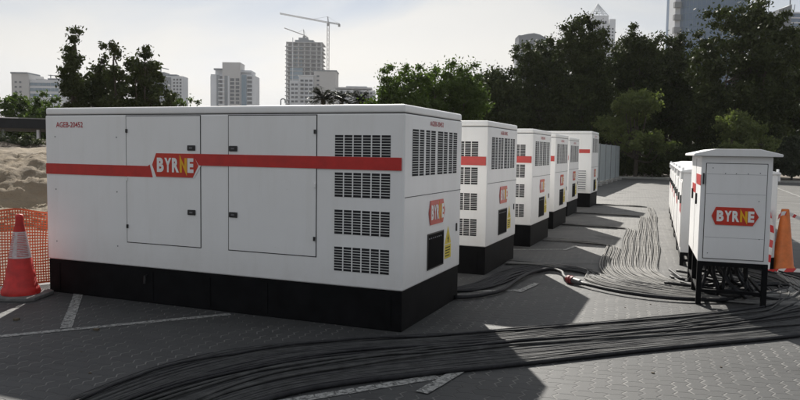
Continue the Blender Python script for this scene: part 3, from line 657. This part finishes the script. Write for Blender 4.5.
def tree(kind, label, x, D, top, halfw, crown_low, m, cat='tree', group=None, clumps=90, per=130, lsize=.16, csize=.7, lobes=6, sparse=0, shape='round', bark=BARK):
    """x: bearing column, D distance, top: top row of the photo, halfw: half crown width in photo px, crown_low metres"""
    p = spot(x, D); zt = zat(x, top, D); hw = halfw * D / F
    r = empty(kind, p, random.uniform(0, 6.28) * 0); tag(r, label, cat, group)
    L = [];
    ch = zt - crown_low
    if shape == 'round':
        for k_ in range(lobes):
            a = random.uniform(0, 6.28); q = random.uniform(.2, .68) * hw
            L.append((np.array([q * math.cos(a), q * math.sin(a), crown_low + ch * random.uniform(.25, .72)]), hw * random.uniform(.30, .46), ch * random.uniform(.16, .27)))
        L.append((np.array([0, 0, crown_low + ch * .52]), hw * .84, ch * .48))
    elif shape == 'spread':
        for k_ in range(lobes):
            a = random.uniform(0, 6.28); q = random.uniform(.3, .78) * hw; zz = crown_low + ch * (random.uniform(.2, .85) if q < .5 * hw else random.uniform(.1, .6))
            L.append((np.array([q * math.cos(a), q * math.sin(a), zz]), hw * random.uniform(.25, .4), ch * random.uniform(.08, .14)))
        L.append((np.array([0, 0, crown_low + ch * .72]), hw * .45, ch * .26))
    elif shape == 'column':
        for k_ in range(lobes):
            f = (k_ + .5) / lobes; ww = hw * (.95 - .62 * f ** 1.6)
            L.append((np.array([random.uniform(-.28, .28) * hw, random.uniform(-.3, .3) * hw, crown_low + ch * f * .95]), ww * random.uniform(.75, 1.1), ch / lobes * 1.35))
    pts = []
    tot = sum(a * a * b_ for _, a, b_ in L)
    for c, a, b_ in L:
        for k_ in range(max(4, int(clumps * (a * a * b_) / tot))):
            d = rng.normal(size=3); d /= np.linalg.norm(d); q = rng.uniform(.3, 1.0) ** .5
            pt = c + d * q * np.array([a, a, b_]) * rng.uniform(.88, 1.16)
            pt[2] = min(pt[2], zt - csize * .35)
            pts.append((pt, csize * rng.uniform(.55, 1.25)))
    leaves(pts, lsize, per, csize, 'crown', m, r)
    t = MB(); tr = max(.07, zt * .022); hgt = crown_low + ch * .45
    tp = [(0, 0, -.1), (tr * .3, 0, hgt * .3), (-tr * .4, tr * .3, hgt * .65), (0, 0, hgt)]
    t.tube(spline(tp, .4), [tr * 1.25 * (1 - .6 * k_ / 20) for k_ in range(len(spline(tp, .4)))] if False else tr, 8)
    for c, a, b_ in L:
        st = np.array([0, 0, crown_low * .75 + random.random() * ch * .25]); mid_ = st * .4 + c * .6 + np.array([0, 0, -.15 * ch])
        S = spline([st, mid_, c], .5); t.tube([tuple(q) for q in S], [tr * .62 * (1 - .75 * k_ / max(1, len(S) - 1)) for k_ in range(len(S))], 6)
        near = [pp for pp, s_ in pts if np.linalg.norm(pp - c) < max(a, b_)][:5]
        for pp in near: t.tube([tuple(c), tuple((c + pp) / 2 + [0, 0, -.1]), tuple(pp)], [tr * .2, tr * .14, tr * .05], 4)
    t.build('trunk', bark, r, 0, True); return r
gb = 'big dark trees along the back of the yard'
tree('broadleaf_tree', 'dark dense tree with the lowest crown at the left end of the back row', 497, 58, 66, 34, 1.4, LEAFD, group=gb, clumps=210, per=210, lsize=.13)
tree('broadleaf_tree', 'dark dense tree rising to the right of the lowest one in the back row', 535, 60, 40, 38, 1.4, LEAFD, group=gb, clumps=270, per=210, lsize=.13)
tree('broadleaf_tree', 'tall dark tree with a pointed top in front of the spired tower', 578, 58, 15, 36, 1.6, LEAFD, group=gb, clumps=330, per=210, lsize=.13)
tree('broadleaf_tree', 'dark tree right of the spired tower, with ragged twiggy top', 632, 60, 24, 30, 1.6, LEAFD, group=gb, clumps=290, per=200, lsize=.13)
tree('broadleaf_tree', 'dark tree in front of the left foot of the glass tower', 668, 62, 34, 30, 1.6, LEAFD, group=gb, clumps=270, per=200, lsize=.13)
tree('broadleaf_tree', 'largest dark tree with glossy leaves, in front of the glass tower', 738, 54, -1, 58, 1.8, LEAFD, group=gb, clumps=420, per=200, lsize=.14, lobes=9)
tree('broadleaf_tree', 'dark tree at the right edge behind the hedge', 808, 56, 30, 36, 1.5, LEAFD, group=gb, clumps=220, per=210, lsize=.13)
tree('broadleaf_tree', 'dark tree filling the gap behind the feathery green tree', 606, 66, 62, 40, .8, LEAFD, group=gb, clumps=200, per=200, lsize=.14)
tree('broadleaf_tree', 'dark low tree behind the line of white cabinets', 690, 66, 70, 44, .6, LEAFD, group=gb, clumps=220, per=200, lsize=.14)
tree('broadleaf_tree', 'dark low tree behind the second to fourth generators', 530, 66, 96, 46, .5, LEAFD, group=gb, clumps=200, per=200, lsize=.14)
tree('broadleaf_tree', 'mid green bushy tree left of the back row behind the nearest generator roof', 407, 44, 64, 42, 1.0, LEAFM, clumps=300, per=170, lsize=.095, csize=.5, lobes=12)
tree('broadleaf_tree', 'mid green bushy tree between the lighter bush and the dark back row', 452, 46, 60, 40, 1.0, LEAFM, clumps=300, per=170, lsize=.095, csize=.5, lobes=12)
tree('feathery_tree', 'feathery light green tree with spreading layers right of the grey hoarding', 636, 50, 88, 40, 1.5, LEAFL, clumps=230, per=120, lsize=.10, csize=.42, lobes=16, shape='spread')
tree('feathery_tree', 'feathery light green tree behind the roof of the front cabinet', 732, 49, 111, 42, 1.2, LEAFL, clumps=150, per=120, lsize=.10, csize=.42, lobes=12, shape='spread')
gl = 'slim trees behind the left end of the nearest generator'
tree('slim_tree', 'tallest slim tree with a spiky top, leftmost of its group', 75, 40, 29, 14, 1.0, LEAFD, group=gl, clumps=170, per=130, lsize=.10, csize=.34, lobes=9, shape='column')
tree('slim_tree', 'narrow slim tree right of the gap in its group', 104, 41, 44, 12, 1.0, LEAFD, group=gl, clumps=95, per=110, lsize=.105, csize=.36, lobes=6, shape='column')
tree('slim_tree', 'slim tree with a rounded top in the middle of its group', 120, 40, 41, 17, 1.0, LEAFD, group=gl, clumps=120, per=110, lsize=.105, csize=.36, lobes=6, shape='column')
tree('slim_tree', 'broader slim tree at the right of its group with side twigs', 143, 41, 47, 20, 1.0, LEAFD, group=gl, clumps=140, per=110, lsize=.13, csize=.38, lobes=6, shape='column')
tree('slim_tree', 'short bushy tree at the right foot of the slim trees', 150, 42, 62, 26, .6, LEAFD, group=gl, clumps=110, per=110, lsize=.13, csize=.38, lobes=4)
tree('slim_tree', 'short bushy tree filling the foot of the slim trees', 100, 42, 66, 34, .6, LEAFD, group=gl, clumps=130, per=110, lsize=.13, csize=.38, lobes=4)
gh = 'shrubs beyond the sand bank at the left'
for x, D, t, hw, lb in [(-6, 58, 90, 22, 'bushy dark shrub at the left edge beyond the shade roof'), (22, 60, 93, 16, 'spiky green shrub below the pale hotel block'), (40, 57, 92, 14, 'light green shrub between the shade roof and the slim trees'), (56, 55, 96, 14, 'low green shrub at the foot of the tallest slim tree')]:
    tree('tall_shrub', lb, x, D, t, hw, .4, LEAFM, 'shrub', gh, clumps=110, per=110, lsize=.13, csize=.42, lobes=6)
for x, lb in ((181, 'small twiggy shrub showing over the generator roof left of the pale tower'), (196, 'lowest twig of shrub just over the generator roof')):
    tree('tall_shrub', lb, x, 50, 93 if x < 190 else 99, 12, .4, LEAFM, 'shrub', gh, clumps=40, per=60, lsize=.10, csize=.35, lobes=3)
gk = 'dark hedge shrubs along the back kerb'
for i, (x, D, t, hw) in enumerate([(598, 54, 148, 24), (628, 54, 152, 24), (655, 54, 150, 22), (684, 54, 145, 22), (712, 54, 140, 22), (742, 54, 138, 22), (770, 53, 134, 22), (793, 52.5, 134, 20), (822, 53, 130, 22)]):
    nm = ['leftmost hedge shrub, behind the grey hoarding', 'hedge shrub under the left half of the feathery tree', 'hedge shrub under the right half of the feathery tree', 'hedge shrub directly behind the farthest cabinets',
          'hedge shrub behind the left part of the front cabinet', 'hedge shrub behind the middle of the front cabinet', 'hedge shrub behind the right corner of the front cabinet roof', 'dusty hedge shrub straight behind the orange cone', 'hedge shrub at the right edge of the yard'][i]
    tree('hedge_shrub', nm, x, D, t, hw, .15, LEAFG if i > 5 else LEAFD, 'shrub', gk, clumps=110, per=110, lsize=.12, csize=.45, lobes=7)
# scrub on the dark bank
gs = 'low scrub bushes on the dark bank behind the sand'
for i, x in enumerate((2, 14, 27, 38)):
    tree('scrub_bush', ['scrub bush at the left edge under the shade roof', 'scrub bush left of centre under the shade roof', 'scrub bush right of centre under the shade roof', 'scrub bush next to the left end of the nearest generator'][i],
         x, 31, 133 + (i % 2) * 3, 9, .6, LEAFG, 'bush', gs, clumps=40, per=70, lsize=.06, csize=.25, lobes=4)
for i, (x, t) in enumerate(((470, 100), (520, 96), (570, 96), (618, 52), (664, 62), (705, 98), (750, 98), (800, 98))):
    tree('broadleaf_tree', ['far dark tree behind the bushy green trees', 'far dark tree behind the second generator', 'far dark tree behind the fourth generator', 'far dark tree behind the grey hoarding and feathery tree', 'far dark tree behind the farthest cabinets', 'far dark tree behind the small front cabinet, left half', 'far dark tree behind the small front cabinet, right half', 'far dark tree behind the orange cone'][i], x, 80, t, 40, .1, LEAFD, group='far dark trees closing the gaps', clumps=150, per=90, lsize=.26, csize=1.1)
# palms
def palm(x, D, top, rad, label):
    p = spot(x, D); zc = zat(x, top, D) - rad * .42; r = empty('date_palm', p); tag(r, label, 'palm tree', 'palms showing over the generator roof')
    t = MB(); t.tube([(0, 0, -.1), (.05, 0, zc * .5), (0, 0, zc)], [.24, .2, .19], 10); t.build('trunk', PALMBARK, r, 0, True)
    q = MB()
    for k_ in range(52):
        a = k_ * 2.399; el = random.uniform(-.3, 1.25); L = rad * random.uniform(.85, 1.1); pr = None
        dr_ = Vector((math.cos(a), math.sin(a), 0)); pts = []
        for s in range(9):
            u = s / 8; pts.append(Vector((0, 0, zc)) + dr_ * (L * u * math.cos(el) * (1 - .15 * u)) + Vector((0, 0, L * (math.sin(el) * u - .55 * u * u))))
        q.tube([tuple(v) for v in pts], [.02 * (1 - s / 9) + .004 for s in range(9)], 4)
        side = dr_.cross(Vector((0, 0, 1)))
        for s in range(1, 26):
            u = s / 26; i0 = min(7, int(u * 8)); b0 = pts[i0].lerp(pts[i0 + 1], u * 8 - i0); tl = L * .22 * math.sin(math.pi * min(1, u * .9 + .12))
            for sg in (-1, 1):
                tip = b0 + side * sg * tl + dr_ * tl * .5 + Vector((0, 0, random.uniform(-.3, .1) * tl)); wv = dr_ * .05
                q.add([b0 - wv, b0 + wv, tip], [(0, 1, 2)])
    q.build('fronds', PALML, r)
palm(323, 60, 87, 2.3, 'leftmost palm crown just over the roof of the nearest generator')
palm(341, 62, 90, 1.9, 'middle palm crown just over the roof of the nearest generator')
palm(360, 60, 90, 2.1, 'palm crown touching the bushy green tree, rightmost of the palms')

# ------------------------------------------------------------------ far left shade structure
sp_ = spot(10, 35); sh = empty('shade_roof', sp_, math.atan2(RGT2[1], RGT2[0])); tag(sh, 'dark shade roof on posts with striped edge beyond the sand bank', 'canopy')
zt = zat(20, 115, 35)
q = MB(); q.add([(-9, 0, zt - .02), (3.6, 0, zt - .22), (3.6, 4, zt - .35), (-9, 4, zt - .2), (-9, 0, zt - .58), (3.6, 0, zt - .66), (3.6, 4, zt - .76), (-9, 4, zt - .70)],
     [(0, 1, 2, 3), (4, 7, 6, 5), (0, 4, 5, 1), (1, 5, 6, 2), (2, 6, 7, 3), (3, 7, 4, 0)]); q.build('shade_fabric', SHADENET, sh)
for k_ in range(12):
    x0 = -9 + k_ * 1.05; z0 = zt - .02 - .2 * (k_ * 1.05) / 12.6; z1 = zt - .02 - .2 * ((k_ + 1) * 1.05) / 12.6
    q = MB(); q.add([(x0, -.02, z0), (x0 + 1.04, -.02, z1), (x0 + 1.04, -.02, z1 + .045), (x0, -.02, z0 + .045), (x0, .03, z0), (x0 + 1.04, .03, z1), (x0 + 1.04, .03, z1 + .045), (x0, .03, z0 + .045)],
         [(0, 1, 2, 3), (4, 7, 6, 5), (0, 4, 5, 1), (1, 5, 6, 2), (2, 6, 7, 3), (3, 7, 4, 0)]); q.build('edge_strip', TAPER if k_ == 1 or k_ == 5 else mat('edge_pale', (.34, .3, .27), .6) if k_ == 0 else TAPEW if k_ % 4 == 0 else CONC, sh)
for x in (-8, -4.2, -.4, 1.3, 3.3):
    for y in (.2, 3.7):
        q = MB(); q.box(x - .06, x + .06, y - .06, y + .06, 0, zt - .7); q.build('post', STEEL if x != 1.3 else TAPEW, sh)

# ------------------------------------------------------------------ hoarding
hp = [(-4.66, 32.0), (-4.60, 34.6), (-4.55, 37.2), (-4.52, 39.8), (-4.49, 42.4), (-4.46, 45.0), (-4.43, 47.6), (-4.40, 50.2)]
hf = empty('site_hoarding', (-4.5, 41, 0)); tag(hf, 'grey sheet metal hoarding with concrete feet behind the tall generator', 'fence')
for i in range(len(hp) - 1):
    a, b_ = Vector((*hp[i], 0)), Vector((*hp[i + 1], 0)); d = (b_ - a).normalized(); n = Vector((-d.y, d.x, 0)); o_ = Vector((-4.5, 41, 0)); N = 14; v = []
    for k_ in range(N + 1):
        p = a + d * ((b_ - a).length - .06) * (k_ / N) + n * (.02 if k_ % 2 else -.02) - o_; v += [(p.x, p.y, .18), (p.x, p.y, 2.22)]
    MB().add(v, [(2 * k_, 2 * k_ + 2, 2 * k_ + 3, 2 * k_ + 1) for k_ in range(N)]).build('hoarding_panel', HOARD, hf).modifiers.new('s', 'SOLIDIFY').thickness = .004
    p = a - o_; MB().box(p.x - .04, p.x + .04, p.y - .04, p.y + .04, 0, 2.26).build('post', STEEL, hf)
    p = a.lerp(b_, .5) - o_; MB().box(p.x - .3, p.x + .3, p.y - .35, p.y + .35, 0, .17).build('concrete_foot', CONC, hf, .03)

# ------------------------------------------------------------------ distant buildings
BW = {}
def bm_(name, col, rough=.7, var=.08, sc=.05, **k_): 
    if name not in BW: BW[name] = mat(name, col, rough, var, sc, **k_)
    return BW[name]
FW = lambda: bm_('far_pale_wall', (.52, .54, .57)); FG = lambda: bm_('far_grey_concrete', (.13, .15, .17)); FGL = lambda: bm_('far_window_glass', (.02, .03, .045), .35)
FB = lambda: bm_('far_blue_glass', (.07, .13, .22), .3); FBL = lambda: bm_('far_blue_panel', (.09, .16, .22), .4); FT = lambda: bm_('far_tan_wall', (.40, .395, .39))
class Bld:
    def __init__(s, name, x, D, label, cat='building', rot=0, group=None):
        s.D = D; s.x = x; s.k = D / F; s.r = empty(name, spot(x, D), math.atan2(RGT2[1], RGT2[0]) + rot); tag(s.r, label, cat, group); s.hz = zat(x, 150, D)
    def X(s, px): return (px - s.x) * s.k
    def Z(s, py): return zat(s.x, py, s.D)
    def box(s, name, px0, px1, top, y0, y1, m, bot=None, parent=None, bevel=0):
        q = MB(); q.box(s.X(px0), s.X(px1), y0, y1, 0 if bot is None else s.Z(bot), s.Z(top)); return q.build(name, m, parent or s.r, bevel)
    def windows(s, px0, px1, py0, py1, nx, ny, y, m, fx=.6, fy=.6, name='window', sill=False):
        sx, sy = (px1 - px0) / nx, (py1 - py0) / ny
        base = None
        for i in range(nx):
            for j in range(ny):
                if base is None:
                    w_, h_ = sx * fx * s.k, sy * fy * s.k; q = MB(); q.box(-w_ / 2, w_ / 2, -.25, 0, -h_ / 2, h_ / 2); o = q.build(name, m, s.r); base = o
                else: o = base.copy(); C.objects.link(o)
                o.location = (s.X(px0 + (i + .5) * sx), y - .003, s.Z(py0 + (j + .5) * sy))
# low pale hotel block at left
b = Bld('hotel_block', 37, 700, 'pale low hotel block with blue glazing, leftmost on the skyline')
b.box('wall', 13, 30, 74, 0, 30, FT()); b.box('wall', 30.2, 62, 79.5, 2, 30, FW()); b.box('parapet', 12.5, 29, 72.4, -1, 25, FG(), 74)
b.box('roof_hut', 34, 42, 78, 6, 20, FT(), 79.5); b.box('roof_hut', 46, 58, 77.5, 6, 20, FG(), 79.5)
for t in (84, 89.5, 95): b.windows(26, 59, t - 2, t + 2, 8, 1, 2 if t else 0, FBL(), .93, .75, 'glazing_band')
b.windows(15, 24, 80, 104, 2, 5, 0, FGL(), .5, .4)
q = MB(); q.tube([(b.X(47), 10, b.Z(77)), (b.X(47), 10, b.Z(73.5))], .5, 5); q.tube([(b.X(44.5), 10, b.Z(74)), (b.X(60), 10, b.Z(74.8))], .4, 5); q.build('roof_hoist', FG(), b.r)
b = Bld('apartment_block', 97, 700, 'narrow pale block glimpsed between the slim trees'); b.box('wall', 92, 101, 71, 0, 12, FW()); b.windows(93, 100, 74, 104, 3, 8, 0, FGL())
b = Bld('apartment_block', 174, 700, 'white apartment block with rows of windows right of the slim trees')
b.box('wall', 165, 183, 76, 0, 18, FW()); b.box('roof_hut', 167, 176, 74, 4, 12, FG(), 76); b.windows(173, 182.5, 78, 104, 3, 8, 0, FGL(), .6, .55); b.box('grey_fin', 165, 171.5, 77.5, -1.2, 0, FG())
b = Bld('apartment_block', 161, 760, 'low grey block with a small rooftop hoist behind the slim trees'); b.box('wall', 150, 165, 72, 0, 18, FG())
q = MB(); q.tube([(b.X(159), 8, b.Z(72)), (b.X(159), 8, b.Z(66))], .7, 5); q.tube([(b.X(155), 8, b.Z(66)), (b.X(167), 8, b.Z(68.5))], .5, 5); q.build('roof_hoist', FG(), b.r); b.windows(152, 164, 75, 104, 4, 8, 0, FGL())
# tower with balconies
b = Bld('apartment_tower', 232, 750, 'stepped grey apartment tower with blue strip left of the construction cranes')
W_ = 750 / F
b.box('wall', 211, 253, 74.5, 0, 34, FW()); b.box('setback_wall', 214, 250, 69.5, 6, 28, FW(), 74.5); b.box('lift_tower', 223, 240.5, 62.5, -2, 20, FT()); b.box('left_wing', 210, 216, 76, 3, 30, FG()); b.box('grey_bay', 225.2, 228.2, 76, -2.5, 0, FG())
b.box('roof_slab', 213.5, 229, 68.3, 2, 24, FG(), 69.8); b.box('roof_slab', 240, 251, 71, 2, 24, FW(), 71.8)
b.box('blue_strip', 242, 246.5, 75, -1.5, 0, FBL()); b.box('grey_bay', 217, 219.5, 75, -1.2, 0, FG()); b.box('pier', 228.5, 230, 76, -2.6, -2.05, FW()); 
b.windows(219.8, 225, 75.5, 104.5, 1, 7, 0, FGL(), .95, .68, 'balcony_opening'); b.windows(230.5, 235, 78, 104.5, 1, 7, -2, FGL(), .9, .72); b.windows(236, 240, 78, 104.5, 1, 7, -2, FGL(), .9, .72); b.windows(247, 252, 75.5, 104.5, 1, 7, 0, FGL(), .95, .66)
for j in range(7): b.box('balcony', 219, 225.6, 79.2 + j * 4.15, -2.2, -.3, FW(), 80.2 + j * 4.15)
b.windows(211, 215.5, 80, 104, 2, 7, 3, FGL(), .4, .5)
# tower under construction
b = Bld('unfinished_tower', 304, 950, 'unfinished concrete tower with open floors under the cranes')
b.box('core', 287, 320, 44, 5, 36, bm_('far_dark_core', (.05, .06, .075))); b.box('top_core', 293.5, 312, 39, 8, 28, FG()); b.box('top_core', 297, 306, 36.5, 10, 24, FG())
for j in range(16):
    t = 42.3 + j * 4.1; b.box('floor_slab', 285 if j > 0 else 286, 322 - (j % 3 == 1) * .5, t, -2.5, 38, bm_('far_slab', (.26, .27, .28)), t + .7)
for x in (286.5, 292, 298, 304, 310, 316, 320.5):
    b.box('column', x - .6, x + .6, 42.6, -1.2, 1.2, bm_('far_slab', (.2, .2, .2)))
b.box('blue_cladding', 290, 302.5, 68, -1.6, -.35, FBL()); b.windows(291, 302, 46, 66, 3, 6, 2.9, FBL(), .8, .6, 'glazing_panel')
b.box('hoist_mast', 292.3, 292.9, 38, -2.6, -1.7, FW())
# cranes
CR = lambda: bm_('crane_steel', (.34, .32, .30), .6); CR2 = lambda: bm_('crane_grey', (.16, .16, .16), .6)
def lattice(q, a, b_, w_, n, r):
    a, b_ = Vector(a), Vector(b_); d = (b_ - a); s = Vector((1, 0, 0)) if abs(d.normalized().z) > .7 else Vector((0, 0, 1)); u = Vector((0, 1, 0))
    cs = [(s * i + u * j) * w_ / 2 for i, j in ((-1, -1), (1, -1), (1, 1), (-1, 1))]
    for c in cs: q.tube([a + c, b_ + c], r, 4)
    for k_ in range(n):
        p, p2 = a + d * (k_ / n), a + d * ((k_ + 1) / n)
        for i in range(4): q.tube([p + cs[i], p2 + cs[(i + 1) % 4]], r * .7, 3, False)
def crane(x, D, mast_bot, jy, tipx, tipy, cx_, cy_, toph, label, w_=1.9):
    b = Bld('tower_crane', x, D, label, 'crane', 0, 'tower cranes on the skyline')
    zj = b.Z(jy); q = MB(); lattice(q, (0, 0, 0 if mast_bot is None else b.Z(mast_bot)), (0, 0, zj), w_, 26 if mast_bot is None else 4, .28); q.build('mast', CR(), b.r)
    q = MB(); lattice(q, (0, 0, zj), (b.X(tipx), 0, b.Z(tipy)), w_ * .55, 26, .24); q.build('jib', CR(), b.r)
    q = MB(); lattice(q, (0, 0, zj), (b.X(cx_), 0, b.Z(cy_)), w_ * .55, 6, .24); q.build('counter_jib', CR2(), b.r)
    q = MB(); q.box(b.X(cx_) - 2.0, b.X(cx_) + .8, -1, 1, b.Z(cy_ + 2.6), b.Z(cy_)); q.build('counterweight', CR2(), b.r)
    q = MB(); lattice(q, (0, 0, zj), (-.8, 0, b.Z(toph)), w_ * .35, 4, .22); q.tube([(-.8, 0, b.Z(toph)), (b.X(x + (tipx - x) * .35), 0, b.Z(jy + (tipy - jy) * .35))], .12, 3); q.tube([(-.8, 0, b.Z(toph)), (b.X(cx_), 0, b.Z(cy_))], .12, 3); q.build('tower_head', CR2(), b.r)
    q = MB(); q.box(-1.6, 1.6, -1.6, 1.6, b.Z(jy + 3.2), b.Z(jy + 1)); q.build('slewing_cab', CR2(), b.r)
crane(327.3, 930, None, 22.5, 279.5, 14.2, 338.5, 24.0, 16.6, 'tall tower crane with long level jib, right of the unfinished tower', 2.6)
crane(303.5, 962, 38, 35.2, 284, 28.3, 307, 37.5, 29.5, 'small crane with raised jib on top of the unfinished tower', 1.2)
# white mid-rise in front
b = Bld('office_block', 313, 650, 'white stepped office block in front of the unfinished tower')
b.box('tall_wing', 313.5, 335.5, 71, 0, 24, FT()); b.box('parapet', 313, 336, 70, -.5, 24.5, FG(), 71.2); b.box('middle_wing', 299, 313.3, 76.5, -3, 20, FW()); b.box('low_wing', 290, 298.8, 81, -3, 18, FW()); b.box('roof_slab', 298, 314, 75.6, -4, 21, FW(), 76.5)
b.windows(300, 313, 79, 104, 3, 6, -3, FGL(), .72, .5); b.windows(291, 298.5, 83, 104, 2, 5, -3, FGL(), .7, .5); b.windows(315, 320, 74, 104, 1, 7, 0, FGL(), .5, .4)
for j in range(5): b.box('balcony', 299.5, 306, 82.6 + j * 4.2, -4.6, -3.26, FW(), 83.6 + j * 4.2)
b = Bld('office_block', 352, 560, 'low wide pale block behind the palms'); b.box('wall', 331, 374, 90, 0, 20, FW()); b.box('roof_canopy', 333, 371, 87, 2, 18, FT(), 88.6); b.box('roof_hut', 345, 366, 85.6, 5, 15, FW(), 87); b.windows(333, 372, 91, 99, 12, 2, 0, FGL(), .75, .45)
q = MB(); q.tube([(b.X(281), 0, 0)] + [(b.X(283 + 2.2 * math.cos(a)), 0, b.Z(102 - 2.2 * math.sin(a))) for a in [math.pi * (1 - k_ / 8) for k_ in range(9)]] + [(b.X(285.2), 0, b.Z(104))], .5, 5)
o = q.build('lamp_arch', FG()); o.location = b.r.location; o.rotation_euler = b.r.rotation_euler; tag(o, 'small grey arch just over the generator roof left of the white office block', 'arch')
# right side
b = Bld('office_tower', 531, 700, 'dark blue grey tower with curved roof over the left of the dark trees', rot=0)
DG = bm_('far_dark_clad', (.105, .12, .14), .5)
q = MB(); prof = [(516, 160), (546, 160), (550, 160), (550, 39), (543, 37.5), (537, 34.5), (531, 33), (524, 34), (516, 36)]
q.prism([(b.X(x), b.Z(y)) for x, y in prof], (0, 24, 0), (1, 0, 0), (0, 0, 1), 24); q.build('tower_body', DG, b.r)
b.windows(518, 535, 42, 70, 6, 8, 0, FGL(), .7, .3); b.box('roof_rim', 515.5, 519, 35.4, -.5, 20, FG(), 36.6)
b = Bld('spired_tower', 597, 900, 'white tower topped by an openwork pyramid spire')
b.box('wall', 587, 611, 24, 0, 30, FW()); b.box('upper_wall', 588, 604.5, 15.5, 2, 26, FW()); b.box('side_wing', 606, 611.5, 18.5, 2, 24, FW())
b.windows(590, 603, 19.5, 24.5, 5, 1, 2, FGL(), .7, .6); b.windows(588, 610, 27, 60, 7, 10, 0, FGL(), .55, .45)
q = MB(); ap = Vector((b.X(595.5), 12, b.Z(1.8))); z0 = b.Z(15.5); cs = [Vector((b.X(587.2), 2, z0)), Vector((b.X(604.3), 2, z0)), Vector((b.X(604.3), 24, z0)), Vector((b.X(587.2), 24, z0))]
for i in range(4):
    q.tube([cs[i], ap], .55, 5)
    for f in (0, .18, .36, .54, .72): q.tube([cs[i].lerp(ap, f), cs[(i + 1) % 4].lerp(ap, f)], .4, 4)
    for f in (.25, .5, .75): q.tube([cs[i].lerp(cs[(i + 1) % 4], f), ap], .32, 4)
q.build('spire', FW(), b.r)
b = Bld('glass_tower', 702, 480, 'curved blue glass tower rising out of the picture behind the largest dark tree'); K = b.k
q = MB(); prof = []; cxp, rx = 706, 34
for k_ in range(25):
    a = math.pi * k_ / 24; prof.append((b.X(cxp) - math.cos(a) * rx * K, -math.sin(a) * 12))
prof += [(b.X(cxp + rx), 20), (b.X(cxp - rx), 20)]
q.prism([(x, y) for x, y in prof], (0, 0, 0), (1, 0, 0), (0, 1, 0), b.Z(-60)); q.build('glass_body', FB(), b.r)
mu = MB()
for j in range(32):
    z = b.Z(150 - j * 6.4); 
    for k_ in range(24):
        (x0, y0), (x1, y1) = prof[k_], prof[k_ + 1]; mu.tube([(x0, y0 - .1, z), (x1, y1 - .1, z)], .14, 4, False)
for k_ in range(2, 25): mu.tube([(prof[k_][0], prof[k_][1] - .12, 0), (prof[k_][0], prof[k_][1] - .12, b.Z(-60))], .09, 4, False)
mu.build('mullions', FBL(), b.r)
b.box('edge_wall', 668, 673.5, -60, -3, 8, FW())
pl_ = [b.box('balcony', 665.8, 672.2, 4 + j * 12.5, -6, -3.1, bm_('far_balcony', (.16, .17, .18)), 9.5 + j * 12.5) for j in range(-4, 9)]
b = Bld('glass_tower', 790, 620, 'grey glass tower with slanted roof at the right edge')
q = MB(); q.prism([(b.X(x), b.Z(y)) for x, y in [(772, 160), (784.5, 160), (784.5, 4), (780, 6.5), (772, 9.5)]], (0, 20, 0), (1, 0, 0), (0, 0, 1), 20); q.build('tower_body', DG, b.r)
b.box('lower_wing', 785, 812, 12, 2, 26, FB()); 
for j in range(9): b.box('floor_band', 784.8, 812.2, 11.6 + j * 5, 1.6, 1.95, FW(), 12.9 + j * 5)
q = MB(); q.tube([(b.X(785), 4, b.Z(12)), (b.X(785), 4, b.Z(-2))], .5, 5); q.tube([(b.X(790), 6, b.Z(12)), (b.X(791), 6, b.Z(3))], .35, 5); q.build('mast', FG(), b.r)

# ------------------------------------------------------------------ haze
q = MB(); q.box(-1500, 1500, -200, 1500, -1.5, 215); m = bpy.data.materials.new('haze_air'); m.use_nodes = True; nt = m.node_tree
nt.nodes.remove(nt.nodes['Principled BSDF']); pv = nt.nodes.new('ShaderNodeVolumePrincipled'); pv.inputs['Color'].default_value = (.93, .95, 1, 1); pv.inputs['Density'].default_value = .00009; pv.inputs['Anisotropy'].default_value = .3
link(nt, pv.outputs[0], nt.nodes['Material Output'].inputs['Volume'])
hz = q.build('haze', m); tag(hz, 'thin pale haze over the whole district', None, None, 'stuff')
